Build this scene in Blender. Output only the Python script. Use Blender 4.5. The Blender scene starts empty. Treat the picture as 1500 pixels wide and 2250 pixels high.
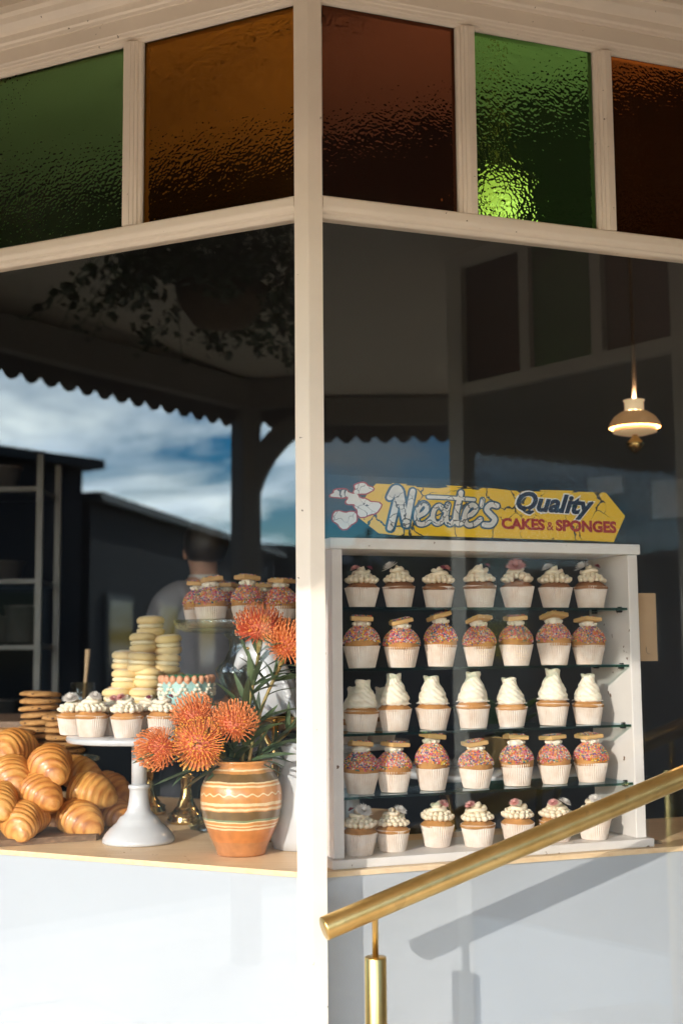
import bpy, bmesh, math, random
import numpy as np
from mathutils import Vector, Matrix, noise as mnoise
random.seed(7)
PI = math.pi
S = bpy.context.scene
COL = S.collection

# ------------------------------------------------------------------ camera
EYE = 1.62
PITCH, ROLL = math.radians(6.17), math.radians(-0.49)
cam = bpy.data.cameras.new('camera')
cam_o = bpy.data.objects.new('camera', cam)
COL.objects.link(cam_o)
fw = Vector((0, math.cos(PITCH), math.sin(PITCH)))
up0 = Vector((0, -math.sin(PITCH), math.cos(PITCH)))
rt0 = Vector((1, 0, 0))
rt = rt0 * math.cos(ROLL) + up0 * math.sin(ROLL)
up = -rt0 * math.sin(ROLL) + up0 * math.cos(ROLL)
mw = Matrix.Identity(4)
for i in range(3):
    mw[i][0], mw[i][1], mw[i][2] = rt[i], up[i], -fw[i]
mw.translation = Vector((0, 0, EYE))
cam_o.matrix_world = mw
cam.sensor_fit = 'HORIZONTAL'
cam.sensor_width = 24.0
cam.lens = 44.0
cam.clip_end = 500
cam.clip_start = 0.05
cam.dof.use_dof = True
cam.dof.focus_distance = 2.95
cam.dof.aperture_fstop = 2.7
S.camera = cam_o

# ------------------------------------------------------------------ sky, sun, exposure
SUN_EL, SUN_AZ = math.radians(16.8), math.radians(212.0)      # azimuth of the sun, clockwise from +Y
w = bpy.data.worlds.new('World')
S.world = w
w.use_nodes = True
nt = w.node_tree
nt.nodes.clear()
N, Lk = nt.nodes.new, nt.links.new
out = N('ShaderNodeOutputWorld')
bg = N('ShaderNodeBackground')
bg.inputs['Strength'].default_value = 0.13
sky = N('ShaderNodeTexSky')
sky.sky_type = 'NISHITA'
sky.sun_disc = False
sky.sun_elevation = SUN_EL
sky.sun_rotation = SUN_AZ
sky.air_density = 1.0
sky.dust_density = 0.15
sky.ozone_density = 3.0
tc = N('ShaderNodeTexCoord')
sep = N('ShaderNodeSeparateXYZ')
Lk(tc.outputs['Generated'], sep.inputs[0])
zc = N('ShaderNodeMath'); zc.operation = 'MAXIMUM'; zc.inputs[1].default_value = 0.0
Lk(sep.outputs['Z'], zc.inputs[0])
za = N('ShaderNodeMath'); za.operation = 'ADD'; za.inputs[1].default_value = 0.09
Lk(zc.outputs[0], za.inputs[0])
dv = N('ShaderNodeVectorMath'); dv.operation = 'DIVIDE'
Lk(tc.outputs['Generated'], dv.inputs[0])
cmb = N('ShaderNodeCombineXYZ')
for i in range(3): Lk(za.outputs[0], cmb.inputs[i])
Lk(cmb.outputs[0], dv.inputs[1])
cmp_ = N('ShaderNodeMapping'); cmp_.inputs['Scale'].default_value = (0.55, 0.75, 0.0)
cmp_.inputs['Location'].default_value = (3.6253, 13.2286, 0)
Lk(dv.outputs[0], cmp_.inputs['Vector'])
cn = N('ShaderNodeTexNoise'); cn.inputs['Scale'].default_value = 1.0; cn.inputs['Detail'].default_value = 7
cn.inputs['Roughness'].default_value = 0.58; cn.inputs['Distortion'].default_value = 0.35
Lk(cmp_.outputs[0], cn.inputs['Vector'])
cr = N('ShaderNodeValToRGB')
cr.color_ramp.elements[0].position = 0.43; cr.color_ramp.elements[1].position = 0.60
Lk(cn.outputs['Fac'], cr.inputs[0])
cshade = N('ShaderNodeTexNoise'); cshade.inputs['Scale'].default_value = 2.3; cshade.inputs['Detail'].default_value = 5
Lk(cmp_.outputs[0], cshade.inputs['Vector'])
ccol = N('ShaderNodeValToRGB')
ccol.color_ramp.elements[0].position = 0.30; ccol.color_ramp.elements[0].color = (0.70, 0.73, 0.78, 1)
ccol.color_ramp.elements[1].position = 0.62; ccol.color_ramp.elements[1].color = (1.0, 0.95, 0.88, 1)
Lk(cshade.outputs['Fac'], ccol.inputs[0])
cmul = N('ShaderNodeVectorMath'); cmul.operation = 'SCALE'; cmul.inputs['Scale'].default_value = 110.0
Lk(ccol.outputs['Color'], cmul.inputs[0])
# clouds glow more the nearer they stand to the low sun (forward scattering)
dt = N('ShaderNodeVectorMath'); dt.operation = 'DOT_PRODUCT'
dt.inputs[1].default_value = (math.sin(SUN_AZ) * math.cos(SUN_EL), math.cos(SUN_AZ) * math.cos(SUN_EL), math.sin(SUN_EL))
Lk(tc.outputs['Generated'], dt.inputs[0])
fs_ = N('ShaderNodeMapRange'); fs_.interpolation_type = 'SMOOTHSTEP'
fs_.inputs['From Min'].default_value = 0.45; fs_.inputs['From Max'].default_value = 0.97
fs_.inputs['To Min'].default_value = 0.12; fs_.inputs['To Max'].default_value = 1.0
Lk(dt.outputs['Value'], fs_.inputs['Value'])
cm2 = N('ShaderNodeVectorMath'); cm2.operation = 'SCALE'
Lk(cmul.outputs[0], cm2.inputs[0]); Lk(fs_.outputs[0], cm2.inputs['Scale'])
mx = N('ShaderNodeMixRGB')
Lk(cr.outputs['Color'], mx.inputs['Fac'])
hsv = N('ShaderNodeHueSaturation'); hsv.inputs['Saturation'].default_value = 1.9; hsv.inputs['Value'].default_value = 2.9
Lk(sky.outputs[0], hsv.inputs['Color'])
Lk(hsv.outputs[0], mx.inputs['Color1'])
Lk(cm2.outputs[0], mx.inputs['Color2'])
Lk(mx.outputs[0], bg.inputs['Color'])
Lk(bg.outputs[0], out.inputs[0])

sunl = bpy.data.lights.new('sun', 'SUN')
sunl.energy = 4.3
sunl.angle = math.radians(0.55)
sunl.color = (1.0, 0.945, 0.86)
sun_o = bpy.data.objects.new('sun', sunl)
COL.objects.link(sun_o)
sdir = Vector((math.sin(SUN_AZ) * math.cos(SUN_EL), math.cos(SUN_AZ) * math.cos(SUN_EL), math.sin(SUN_EL)))
sun_o.rotation_euler = sdir.to_track_quat('Z', 'Y').to_euler()
sun_o.location = sdir * 40

S.view_settings.view_transform = 'Standard'
S.view_settings.look = 'None'
S.view_settings.exposure = -0.24
S.view_settings.gamma = 1.0
S.render.engine = 'CYCLES'
cy = S.cycles
cy.use_denoising = True
cy.max_bounces = 12
cy.diffuse_bounces = 5
cy.glossy_bounces = 6
cy.transmission_bounces = 8
cy.transparent_max_bounces = 32
cy.caustics_reflective = False
cy.caustics_refractive = False
cy.sample_clamp_indirect = 6.0
cy.use_adaptive_sampling = False

# ------------------------------------------------------------------ frames of the two window walls
aL, aR = math.radians(24.9), math.radians(20.15)
HALF = math.tan((aL + aR) / 2)
C = Vector((-0.07, 2.8, 0.0))
uL = Vector((-math.cos(aL), math.sin(aL), 0)); iL = Vector((math.sin(aL), math.cos(aL), 0))
uR = Vector((math.cos(aR), math.sin(aR), 0)); iR = Vector((-math.sin(aR), math.cos(aR), 0))
UP = Vector((0, 0, 1))
def WL(s, off, z): return C + uL * s + iL * off + UP * z
def WR(s, off, z): return C + uR * s + iR * off + UP * z
F = 2750.0
def ray(x, y): return rt * (x - 750) - up * (y - 1125) + fw * F
E0 = Vector((0, 0, EYE))
def at(x, y, depth):
    d = ray(x, y); return E0 + d * (depth / d.y)
def onz(x, y, z):
    d = ray(x, y); return E0 + d * ((z - EYE) / d.z)
ZA, ZB, ZC = EYE + 1.516, EYE + 1.040, EYE + 0.991     # transom glass top / bottom, big glass top
ZE = EYE - 0.515                                        # counter underside
ZT = ZE + 0.012                                         # counter top

# ------------------------------------------------------------------ mesh builder
class MB:
    def __init__(self): self.v = []; self.f = []; self.m = []; self.s = []; self.attr = None
    def add(self, vs, fs, mi=0, smooth=False):
        o = len(self.v)
        self.v += [tuple(p) for p in vs]
        for f in fs:
            self.f.append([i + o for i in f]); self.m.append(mi); self.s.append(smooth)
        return self
    def box(self, a, b, mi=0, mat=None):
        x0, y0, z0 = a; x1, y1, z1 = b
        vs = [Vector(p) for p in ((x0,y0,z0),(x1,y0,z0),(x1,y1,z0),(x0,y1,z0),(x0,y0,z1),(x1,y0,z1),(x1,y1,z1),(x0,y1,z1))]
        if mat: vs = [mat @ p for p in vs]
        return self.add(vs, [(3,2,1,0),(4,5,6,7),(0,1,5,4),(1,2,6,5),(2,3,7,6),(3,0,4,7)], mi)
    def cbox(self, a, b, bev=0.002, mi=0, mat=None):
        """box with chamfered edges"""
        x0,y0,z0 = a; x1,y1,z1 = b; e = bev
        bm = bmesh.new()
        bmesh.ops.create_cube(bm, size=1)
        for v in bm.verts:
            v.co = Vector((x0 if v.co.x < 0 else x1, y0 if v.co.y < 0 else y1, z0 if v.co.z < 0 else z1))
        bmesh.ops.bevel(bm, geom=bm.edges[:], offset=e, segments=2, affect='EDGES', profile=0.6)
        bm.verts.index_update()
        vs = [v.co.copy() for v in bm.verts]
        if mat: vs = [mat @ p for p in vs]
        fs = [[v.index for v in f.verts] for f in bm.faces]
        bm.free()
        return self.add(vs, fs, mi)
    def prism(self, poly, z0, z1, mi=0):
        n = len(poly)
        vs = [(p[0], p[1], z0) for p in poly] + [(p[0], p[1], z1) for p in poly]
        fs = [list(range(n))[::-1], list(range(n, 2*n))] + [(i, (i+1) % n, n+(i+1) % n, n+i) for i in range(n)]
        return self.add(vs, fs, mi)
    def loft(self, rings, mi=0, smooth=True, caps=True, closed=True):
        n = len(rings[0]); vs = [p for r in rings for p in r]; fs = []
        for k in range(len(rings) - 1):
            for i in range(n if closed else n - 1):
                j = (i + 1) % n
                fs.append((k*n+i, k*n+j, (k+1)*n+j, (k+1)*n+i))
        if caps:
            fs.append(list(range(n))[::-1]); fs.append([(len(rings)-1)*n + i for i in range(n)])
        return self.add(vs, fs, mi, smooth)
    def lathe(self, prof, n=32, mi=0, smooth=True, c=(0,0,0), caps=True, fn=None):
        rings = []
        for r, z in prof:
            ring = []
            for i in range(n):
                a = 2*PI*i/n
                rr = r if fn is None else fn(r, a, z)
                ring.append((c[0] + rr*math.cos(a), c[1] + rr*math.sin(a), c[2] + z))
            rings.append(ring)
        return self.loft(rings, mi, smooth, caps)
    def tube(self, pts, rad, n=8, mi=0, smooth=True, sec=None, caps=True):
        pts = [Vector(p) for p in pts]
        if not hasattr(rad, '__len__'): rad = [rad] * len(pts)
        rings = []; prev = None
        for k, p in enumerate(pts):
            t = (pts[min(k+1, len(pts)-1)] - pts[max(k-1, 0)])
            if t.length < 1e-9: t = Vector((0,0,1))
            t.normalize()
            if prev is None:
                a = Vector((0,0,1)) if abs(t.z) < 0.9 else Vector((1,0,0))
                x = a.cross(t).normalized()
            else:
                x = (prev - t * prev.dot(t)).normalized()
            y = t.cross(x); prev = x
            ring = []
            for i in range(n):
                an = 2*PI*i/n
                m = 1 if sec is None else sec(an, k)
                ring.append(p + (x*math.cos(an) + y*math.sin(an)) * rad[k] * m)
            rings.append(ring)
        return self.loft(rings, mi, smooth, caps)
    def ball(self, c, r, n=10, m=6, mi=0, sc=(1,1,1), rot=None):
        rings = []
        for k in range(1, m):
            ph = PI*k/m
            ring = []
            for i in range(n):
                a = 2*PI*i/n
                p = Vector((r*sc[0]*math.sin(ph)*math.cos(a), r*sc[1]*math.sin(ph)*math.sin(a), -r*sc[2]*math.cos(ph)))
                if rot: p = rot @ p
                ring.append(p + Vector(c))
            rings.append(ring)
        return self.loft(rings, mi, True, True)
    def mesh(self, name, mats):
        me = bpy.data.meshes.new(name)
        me.from_pydata(self.v, [], self.f)
        for m in (mats if isinstance(mats, (list, tuple)) else [mats]): me.materials.append(m)
        me.polygons.foreach_set('material_index', self.m)
        me.polygons.foreach_set('use_smooth', self.s)
        if self.attr:
            for nm, vals in self.attr.items():
                a = me.attributes.new(nm, 'FLOAT', 'POINT'); a.data.foreach_set('value', vals)
        me.update()
        return me
    def build(self, name, mats, parent=None, loc=None, rot=None, world=False):
        return put(name, self.mesh(name, mats), parent, loc, rot, world)
def put(name, me, parent=None, loc=None, rot=None, world=False):
    o = bpy.data.objects.new(name, me)
    COL.objects.link(o)
    if parent:
        o.parent = parent
        if world: o.location = -parent.location
    if loc is not None: o.location = loc
    if rot is not None: o.rotation_euler = rot
    return o
def tag(o, label, cat, group=None):
    o['label'] = label; o['category'] = cat
    if group: o['group'] = group
    return o
def struct(o): o['kind'] = 'structure'; return o
def stuff(o): o['kind'] = 'stuff'; return o
def thing(name, label, cat, loc=(0,0,0), rotz=0, group=None):
    o = bpy.data.objects.new(name, None); COL.objects.link(o)
    o.empty_display_size = 0.05
    o.location = loc; o.rotation_euler = (0, 0, rotz)
    return tag(o, label, cat, group)
def copy_tree(o, parent=None):
    c = o.copy(); COL.objects.link(c); c.parent = parent
    for ch in list(o.children): copy_tree(ch, c)
    return c
def ext(mb, wall, s0, s1, prof, mi=0, miter=False, smooth=False):
    """profile of (off, z) run along a wall from s0 to s1"""
    r0 = [wall(s0 + (o*HALF if miter else 0), o, z) for o, z in prof]
    r1 = [wall(s1, o, z) for o, z in prof]
    return mb.loft([r0, r1], mi, smooth, True)
def extv(mb, wall, prof, z0, z1, mi=0):
    """profile of (s, off) run upwards"""
    return mb.loft([[wall(s, o, z0) for s, o in prof], [wall(s, o, z1) for s, o in prof]], mi, False, True)

# ------------------------------------------------------------------ materials
def nodes(name):
    m = bpy.data.materials.new(name); m.use_nodes = True
    t = m.node_tree; b = t.nodes.get('Principled BSDF')
    return m, t, b
def c4(c): return (c[0], c[1], c[2], 1)
def pm(name, col, rough=0.5, var=0.15, scale=12, bump=0.0, bscale=60, metal=0.0, col2=None, rand=0.0, spec=0.5, coat=0.0, sss=0.0, stretch=None, emit=None, alpha=1, specks=None):
    m, t, b = nodes(name)
    tc = t.nodes.new('ShaderNodeTexCoord')
    mp = t.nodes.new('ShaderNodeMapping')
    t.links.new(tc.outputs['Object'], mp.inputs['Vector'])
    if stretch: mp.inputs['Scale'].default_value = stretch
    if rand:
        oi = t.nodes.new('ShaderNodeObjectInfo')
        mu = t.nodes.new('ShaderNodeMath'); mu.operation = 'MULTIPLY'; mu.inputs[1].default_value = 37.0
        t.links.new(oi.outputs['Random'], mu.inputs[0])
        cb = t.nodes.new('ShaderNodeCombineXYZ')
        t.links.new(mu.outputs[0], cb.inputs[0]); t.links.new(mu.outputs[0], cb.inputs[2])
        t.links.new(cb.outputs[0], mp.inputs['Location'])
    no = t.nodes.new('ShaderNodeTexNoise')
    no.inputs['Scale'].default_value = scale; no.inputs['Detail'].default_value = 5; no.inputs['Roughness'].default_value = 0.6
    t.links.new(mp.outputs[0], no.inputs['Vector'])
    rp = t.nodes.new('ShaderNodeValToRGB')
    c2 = col2 or tuple(max(0, x * (1 - 2*var)) for x in col)
    rp.color_ramp.elements[0].position = 0.3; rp.color_ramp.elements[0].color = c4(c2)
    rp.color_ramp.elements[1].position = 0.7; rp.color_ramp.elements[1].color = c4(col)
    t.links.new(no.outputs['Fac'], rp.inputs[0])
    cur = rp.outputs['Color']
    if rand:
        hs = t.nodes.new('ShaderNodeHueSaturation')
        mr = t.nodes.new('ShaderNodeMapRange'); mr.inputs['To Min'].default_value = 1 - rand; mr.inputs['To Max'].default_value = 1 + rand * 0.6
        t.links.new(oi.outputs['Random'], mr.inputs['Value'])
        t.links.new(mr.outputs[0], hs.inputs['Value']); t.links.new(cur, hs.inputs['Color'])
        cur = hs.outputs['Color']
    if specks:      # chips and dirt with a shape of their own: (colour, scale, threshold)
        n2 = t.nodes.new('ShaderNodeTexNoise'); n2.inputs['Scale'].default_value = specks[1]; n2.inputs['Detail'].default_value = 3
        t.links.new(mp.outputs[0], n2.inputs['Vector'])
        r2 = t.nodes.new('ShaderNodeValToRGB')
        r2.color_ramp.elements[0].position = specks[2]; r2.color_ramp.elements[1].position = specks[2] + 0.02
        t.links.new(n2.outputs['Fac'], r2.inputs[0])
        ms = t.nodes.new('ShaderNodeMixRGB'); ms.inputs['Color2'].default_value = c4(specks[0])
        t.links.new(r2.outputs['Color'], ms.inputs['Fac']); t.links.new(cur, ms.inputs['Color1'])
        cur = ms.outputs['Color']
    t.links.new(cur, b.inputs['Base Color'])
    b.inputs['Roughness'].default_value = rough
    b.inputs['Metallic'].default_value = metal
    b.inputs['Specular IOR Level'].default_value = spec
    b.inputs['Coat Weight'].default_value = coat
    b.inputs['Coat Roughness'].default_value = 0.08
    if sss:
        b.inputs['Subsurface Weight'].default_value = sss
        b.inputs['Subsurface Radius'].default_value = (0.006, 0.004, 0.003)
        b.inputs['Subsurface Scale'].default_value = 1.0
    if bump:
        bn = t.nodes.new('ShaderNodeTexNoise'); bn.inputs['Scale'].default_value = bscale; bn.inputs['Detail'].default_value = 4
        t.links.new(mp.outputs[0], bn.inputs['Vector'])
        bp = t.nodes.new('ShaderNodeBump'); bp.inputs['Strength'].default_value = bump; bp.inputs['Distance'].default_value = 0.003
        t.links.new(bn.outputs['Fac'], bp.inputs['Height']); t.links.new(bp.outputs[0], b.inputs['Normal'])
    if emit:
        b.inputs['Emission Color'].default_value = c4(emit[0]); b.inputs['Emission Strength'].default_value = emit[1]
    return m
def thin_glass(name, tint=(1,1,1), r0=0.07, bump=0.0, bscale=60, rough=0.0, maxr=1.0, smear=0.0):
    """clear sheet: straight-through light plus a mirror share that grows with the angle"""
    m = bpy.data.materials.new(name); m.use_nodes = True
    t = m.node_tree; t.nodes.clear()
    o = t.nodes.new('ShaderNodeOutputMaterial')
    tr = t.nodes.new('ShaderNodeBsdfTransparent'); tr.inputs[0].default_value = c4(tint)
    gl = t.nodes.new('ShaderNodeBsdfGlossy'); gl.inputs['Roughness'].default_value = rough; gl.inputs['Color'].default_value = (0.74, 0.90, 1.0, 1)
    lw = t.nodes.new('ShaderNodeLayerWeight'); lw.inputs['Blend'].default_value = 0.5
    pw = t.nodes.new('ShaderNodeMath'); pw.operation = 'POWER'; pw.inputs[1].default_value = 4.0
    t.links.new(lw.outputs['Facing'], pw.inputs[0])
    mr = t.nodes.new('ShaderNodeMapRange'); mr.inputs['To Min'].default_value = r0; mr.inputs['To Max'].default_value = maxr
    t.links.new(pw.outputs[0], mr.inputs['Value'])
    mi = t.nodes.new('ShaderNodeMixShader')
    t.links.new(mr.outputs[0], mi.inputs[0]); t.links.new(tr.outputs[0], mi.inputs[1]); t.links.new(gl.outputs[0], mi.inputs[2])
    if bump:
        tcn = t.nodes.new('ShaderNodeTexCoord')
        bn = t.nodes.new('ShaderNodeTexNoise'); bn.inputs['Scale'].default_value = bscale; bn.inputs['Detail'].default_value = 2
        t.links.new(tcn.outputs['Object'], bn.inputs['Vector'])
        bp = t.nodes.new('ShaderNodeBump'); bp.inputs['Strength'].default_value = bump; bp.inputs['Distance'].default_value = 0.004
        t.links.new(bn.outputs['Fac'], bp.inputs['Height'])
        t.links.new(bp.outputs[0], gl.inputs['Normal']); t.links.new(bp.outputs[0], lw.inputs['Normal'])
    t.links.new(mi.outputs[0], o.inputs[0])
    return m
def cathedral(name, col, cell=115, strength=0.22):
    """hammered coloured glass: bent see-through light with a weak mirror share"""
    m = bpy.data.materials.new(name); m.use_nodes = True
    t = m.node_tree; t.nodes.clear()
    o = t.nodes.new('ShaderNodeOutputMaterial')
    rf = t.nodes.new('ShaderNodeBsdfRefraction'); rf.inputs['Color'].default_value = c4(col); rf.inputs['Roughness'].default_value = 0.07; rf.inputs['IOR'].default_value = 1.30
    gl = t.nodes.new('ShaderNodeBsdfGlossy'); gl.inputs['Roughness'].default_value = 0.04; gl.inputs['Color'].default_value = c4([0.35 + 0.65*x for x in col])
    mi = t.nodes.new('ShaderNodeMixShader'); mi.inputs[0].default_value = 0.018
    t.links.new(rf.outputs[0], mi.inputs[1]); t.links.new(gl.outputs[0], mi.inputs[2])
    tcn = t.nodes.new('ShaderNodeTexCoord')
    no = t.nodes.new('ShaderNodeTexNoise'); no.inputs['Scale'].default_value = 14; no.inputs['Detail'].default_value = 2
    t.links.new(tcn.outputs['Object'], no.inputs['Vector'])
    mxv = t.nodes.new('ShaderNodeMixRGB'); mxv.inputs[0].default_value = 0.03
    t.links.new(tcn.outputs['Object'], mxv.inputs[1]); t.links.new(no.outputs['Color'], mxv.inputs[2])
    vo = t.nodes.new('ShaderNodeTexVoronoi'); vo.feature = 'SMOOTH_F1'; vo.inputs['Scale'].default_value = cell
    vo.inputs['Smoothness'].default_value = 0.5
    t.links.new(mxv.outputs[0], vo.inputs['Vector'])
    bp = t.nodes.new('ShaderNodeBump'); bp.inputs['Strength'].default_value = strength; bp.inputs['Distance'].default_value = 0.004
    t.links.new(vo.outputs['Distance'], bp.inputs['Height'])
    t.links.new(bp.outputs[0], rf.inputs['Normal']); t.links.new(bp.outputs[0], gl.inputs['Normal'])
    t.links.new(mi.outputs[0], o.inputs[0])
    return m
def wood(name, col, col2, axis=0, rough=0.5, scale=6):
    st = [18, 18, 18]; st[axis] = 1.0
    return pm(name, col, rough, scale=scale, col2=col2, stretch=tuple(st), bump=0.15, bscale=30)

M = {}
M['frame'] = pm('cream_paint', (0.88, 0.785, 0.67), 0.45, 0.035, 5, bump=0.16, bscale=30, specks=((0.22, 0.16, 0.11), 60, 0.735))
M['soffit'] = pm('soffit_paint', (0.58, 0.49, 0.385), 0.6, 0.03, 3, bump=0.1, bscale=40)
M['glass'] = thin_glass('window_glass', (0.99, 0.988, 0.982), r0=0.044)
M['shelf_glass'] = thin_glass('shelf_glass', (0.93, 0.97, 0.95), r0=0.05)
M['shelf_edge'] = thin_glass('shelf_glass_edge', (0.22, 0.50, 0.44), r0=0.10, rough=0.1)
M['acrylic'] = thin_glass('acrylic', (0.97, 0.975, 0.975), r0=0.010)
M['pressed'] = thin_glass('pressed_glass', (0.80, 0.78, 0.70), r0=0.16, bump=0.9, bscale=110, rough=0.04)
M['green_glass'] = cathedral('green_cathedral_glass', (0.52, 0.86, 0.50), 105, 0.36)
M['brightened_green_glass'] = cathedral('brightened_green_cathedral_glass', (0.68, 0.98, 0.64))  # green tint lightened in place of light missing from the ceiling behind
M['amber_glass'] = cathedral('amber_cathedral_glass', (0.92, 0.60, 0.22))
M['red_glass'] = cathedral('red_amber_cathedral_glass', (0.60, 0.37, 0.29))
M['brown_glass'] = cathedral('brown_amber_cathedral_glass', (0.66, 0.38, 0.18))
M['panel'] = pm('pale_blue_panel', (0.45, 0.485, 0.53), 0.5, 0.02, 3, bump=0.03, bscale=20)
M['counter'] = wood('counter_wood', (0.90, 0.68, 0.43), (0.78, 0.54, 0.30), 0, 0.45)
M['cabinet'] = pm('old_white_paint', (0.80, 0.76, 0.72), 0.55, 0.06, 7, bump=0.2, bscale=25, specks=((0.16, 0.09, 0.05), 38, 0.70))
M['brass'] = pm('brushed_brass', (0.78, 0.54, 0.20), 0.30, 0.10, 4, metal=1.0, stretch=(60, 60, 3), bump=0.05, bscale=20)
M['gilt'] = pm('polished_brass', (0.72, 0.50, 0.20), 0.15, 0.12, 12, metal=1.0)
M['ceramic'] = pm('white_ceramic', (0.58, 0.595, 0.615), 0.22, 0.02, 5, coat=0.6)
M['liner'] = pm('cupcake_paper', (0.82, 0.74, 0.665), 0.75, 0.07, 25, rand=0.07, col2=(0.68, 0.53, 0.42))
M['cake'] = pm('golden_sponge', (0.58, 0.30, 0.10), 0.85, bump=0.7, bscale=140, scale=30, col2=(0.38, 0.16, 0.045), rand=0.12)
M['darkcake'] = pm('brown_sponge', (0.34, 0.15, 0.06), 0.85, bump=0.7, bscale=140, scale=30, col2=(0.20, 0.075, 0.03), rand=0.12)
M['cream'] = pm('buttercream', (0.86, 0.74, 0.55), 0.5, 0.05, 14, bump=0.15, bscale=120, sss=0.25, rand=0.04)
M['white_cream'] = pm('whipped_cream', (0.89, 0.81, 0.65), 0.5, 0.03, 14, bump=0.15, bscale=150, sss=0.25)
M['icing'] = pm('pale_icing', (0.66, 0.34, 0.28), 0.5, 0.1, 30)
M['shortbread'] = pm('shortbread', (0.72, 0.44, 0.17), 0.7, 0.08, 22, bump=0.25, bscale=120, rand=0.08)
SPR = [(0.75,0.07,0.08),(0.85,0.30,0.03),(0.86,0.62,0.06),(0.03,0.26,0.24),(0.03,0.07,0.36),(0.80,0.22,0.32),(0.82,0.78,0.70)]
M['spr'] = [pm('sprinkle_colour_%s' % 'abcdefg'[i], c, 0.4, 0.02, 5) for i, c in enumerate(SPR)]
M['dough'] = pm('melting_biscuit', (0.86, 0.66, 0.32), 0.8, 0.06, 25, bump=0.3, bscale=120, rand=0.06)
M['sugar'] = pm('icing_sugar', (0.84, 0.80, 0.72), 0.9, 0.04, 60, col2=(0.78, 0.64, 0.42))
M['filling'] = pm('vanilla_filling', (0.84, 0.74, 0.48), 0.6, 0.03, 20)
M['cookie'] = pm('cookie_dough', (0.56, 0.31, 0.11), 0.85, bump=0.8, bscale=90, scale=35, col2=(0.36, 0.17, 0.05), rand=0.15)
M['choc'] = pm('dark_chocolate', (0.06, 0.028, 0.018), 0.45, 0.1)
M['board'] = wood('old_board', (0.30, 0.18, 0.10), (0.13, 0.075, 0.045), 0, 0.7)
M['card'] = pm('brown_card', (0.56, 0.36, 0.20), 0.85, 0.05, 20)
M['stalk'] = pm('flower_stalk', (0.42, 0.22, 0.08), 0.6, 0.2, 30, col2=(0.20, 0.22, 0.06))
M['leaf'] = pm('protea_leaf', (0.115, 0.165, 0.075), 0.42, 0.2, 25, rand=0.25, col2=(0.06, 0.10, 0.05))
M['petal_o'] = pm('orange_style', (0.94, 0.31, 0.10), 0.5, 0.1, 20, sss=0.1)
M['petal_r'] = pm('red_style', (0.84, 0.15, 0.06), 0.5, 0.1, 20, sss=0.1)
M['petal_y'] = pm('yellow_tip', (0.90, 0.40, 0.05), 0.5, 0.1, 20)
M['petal_p'] = pm('pink_floret', (0.84, 0.24, 0.12), 0.6, 0.15, 40)
M['strawpink'] = pm('strawflower_pink', (0.74, 0.36, 0.33), 0.7, 0.1, 30)
M['strawwhite'] = pm('strawflower_white', (0.80, 0.75, 0.70), 0.7, 0.06, 30)
M['strawdark'] = pm('strawflower_plum', (0.30, 0.06, 0.10), 0.7, 0.1, 30)
M['teal'] = pm('teal_icing', (0.36, 0.58, 0.54), 0.5, 0.04, 10)
M['peach'] = pm('peach_piping', (0.78, 0.38, 0.22), 0.5, 0.06, 10)
M['greenpipe'] = pm('green_piping', (0.05, 0.18, 0.09), 0.5, 0.1, 10)
M['darkmetal'] = pm('dark_metal', (0.03, 0.03, 0.03), 0.4, 0.1, 10, metal=0.6)
M['steel'] = pm('steel_rack', (0.16, 0.155, 0.15), 0.4, 0.08, 10, metal=0.7)
M['navy'] = pm('interior_navy', (0.012, 0.014, 0.022), 0.75, 0.15, 1.5)
M['ceil'] = pm('interior_ceiling', (0.78, 0.74, 0.66), 0.7, 0.03, 2)
M['floor_in'] = wood('interior_boards', (0.20, 0.12, 0.07), (0.12, 0.07, 0.04), 1, 0.5)
M['shirt'] = pm('pale_grey_shirt', (0.24, 0.24, 0.27), 0.85, 0.08, 8, bump=0.3, bscale=12)
M['skin'] = pm('skin', (0.52, 0.29, 0.20), 0.55, 0.06, 12)
M['hair'] = pm('dark_hair', (0.022, 0.014, 0.010), 0.5, 0.2, 60, bump=0.5, bscale=90)
M['trousers'] = pm('dark_trousers', (0.03, 0.03, 0.04), 0.8, 0.1, 10)
M['yellow'] = None

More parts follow.
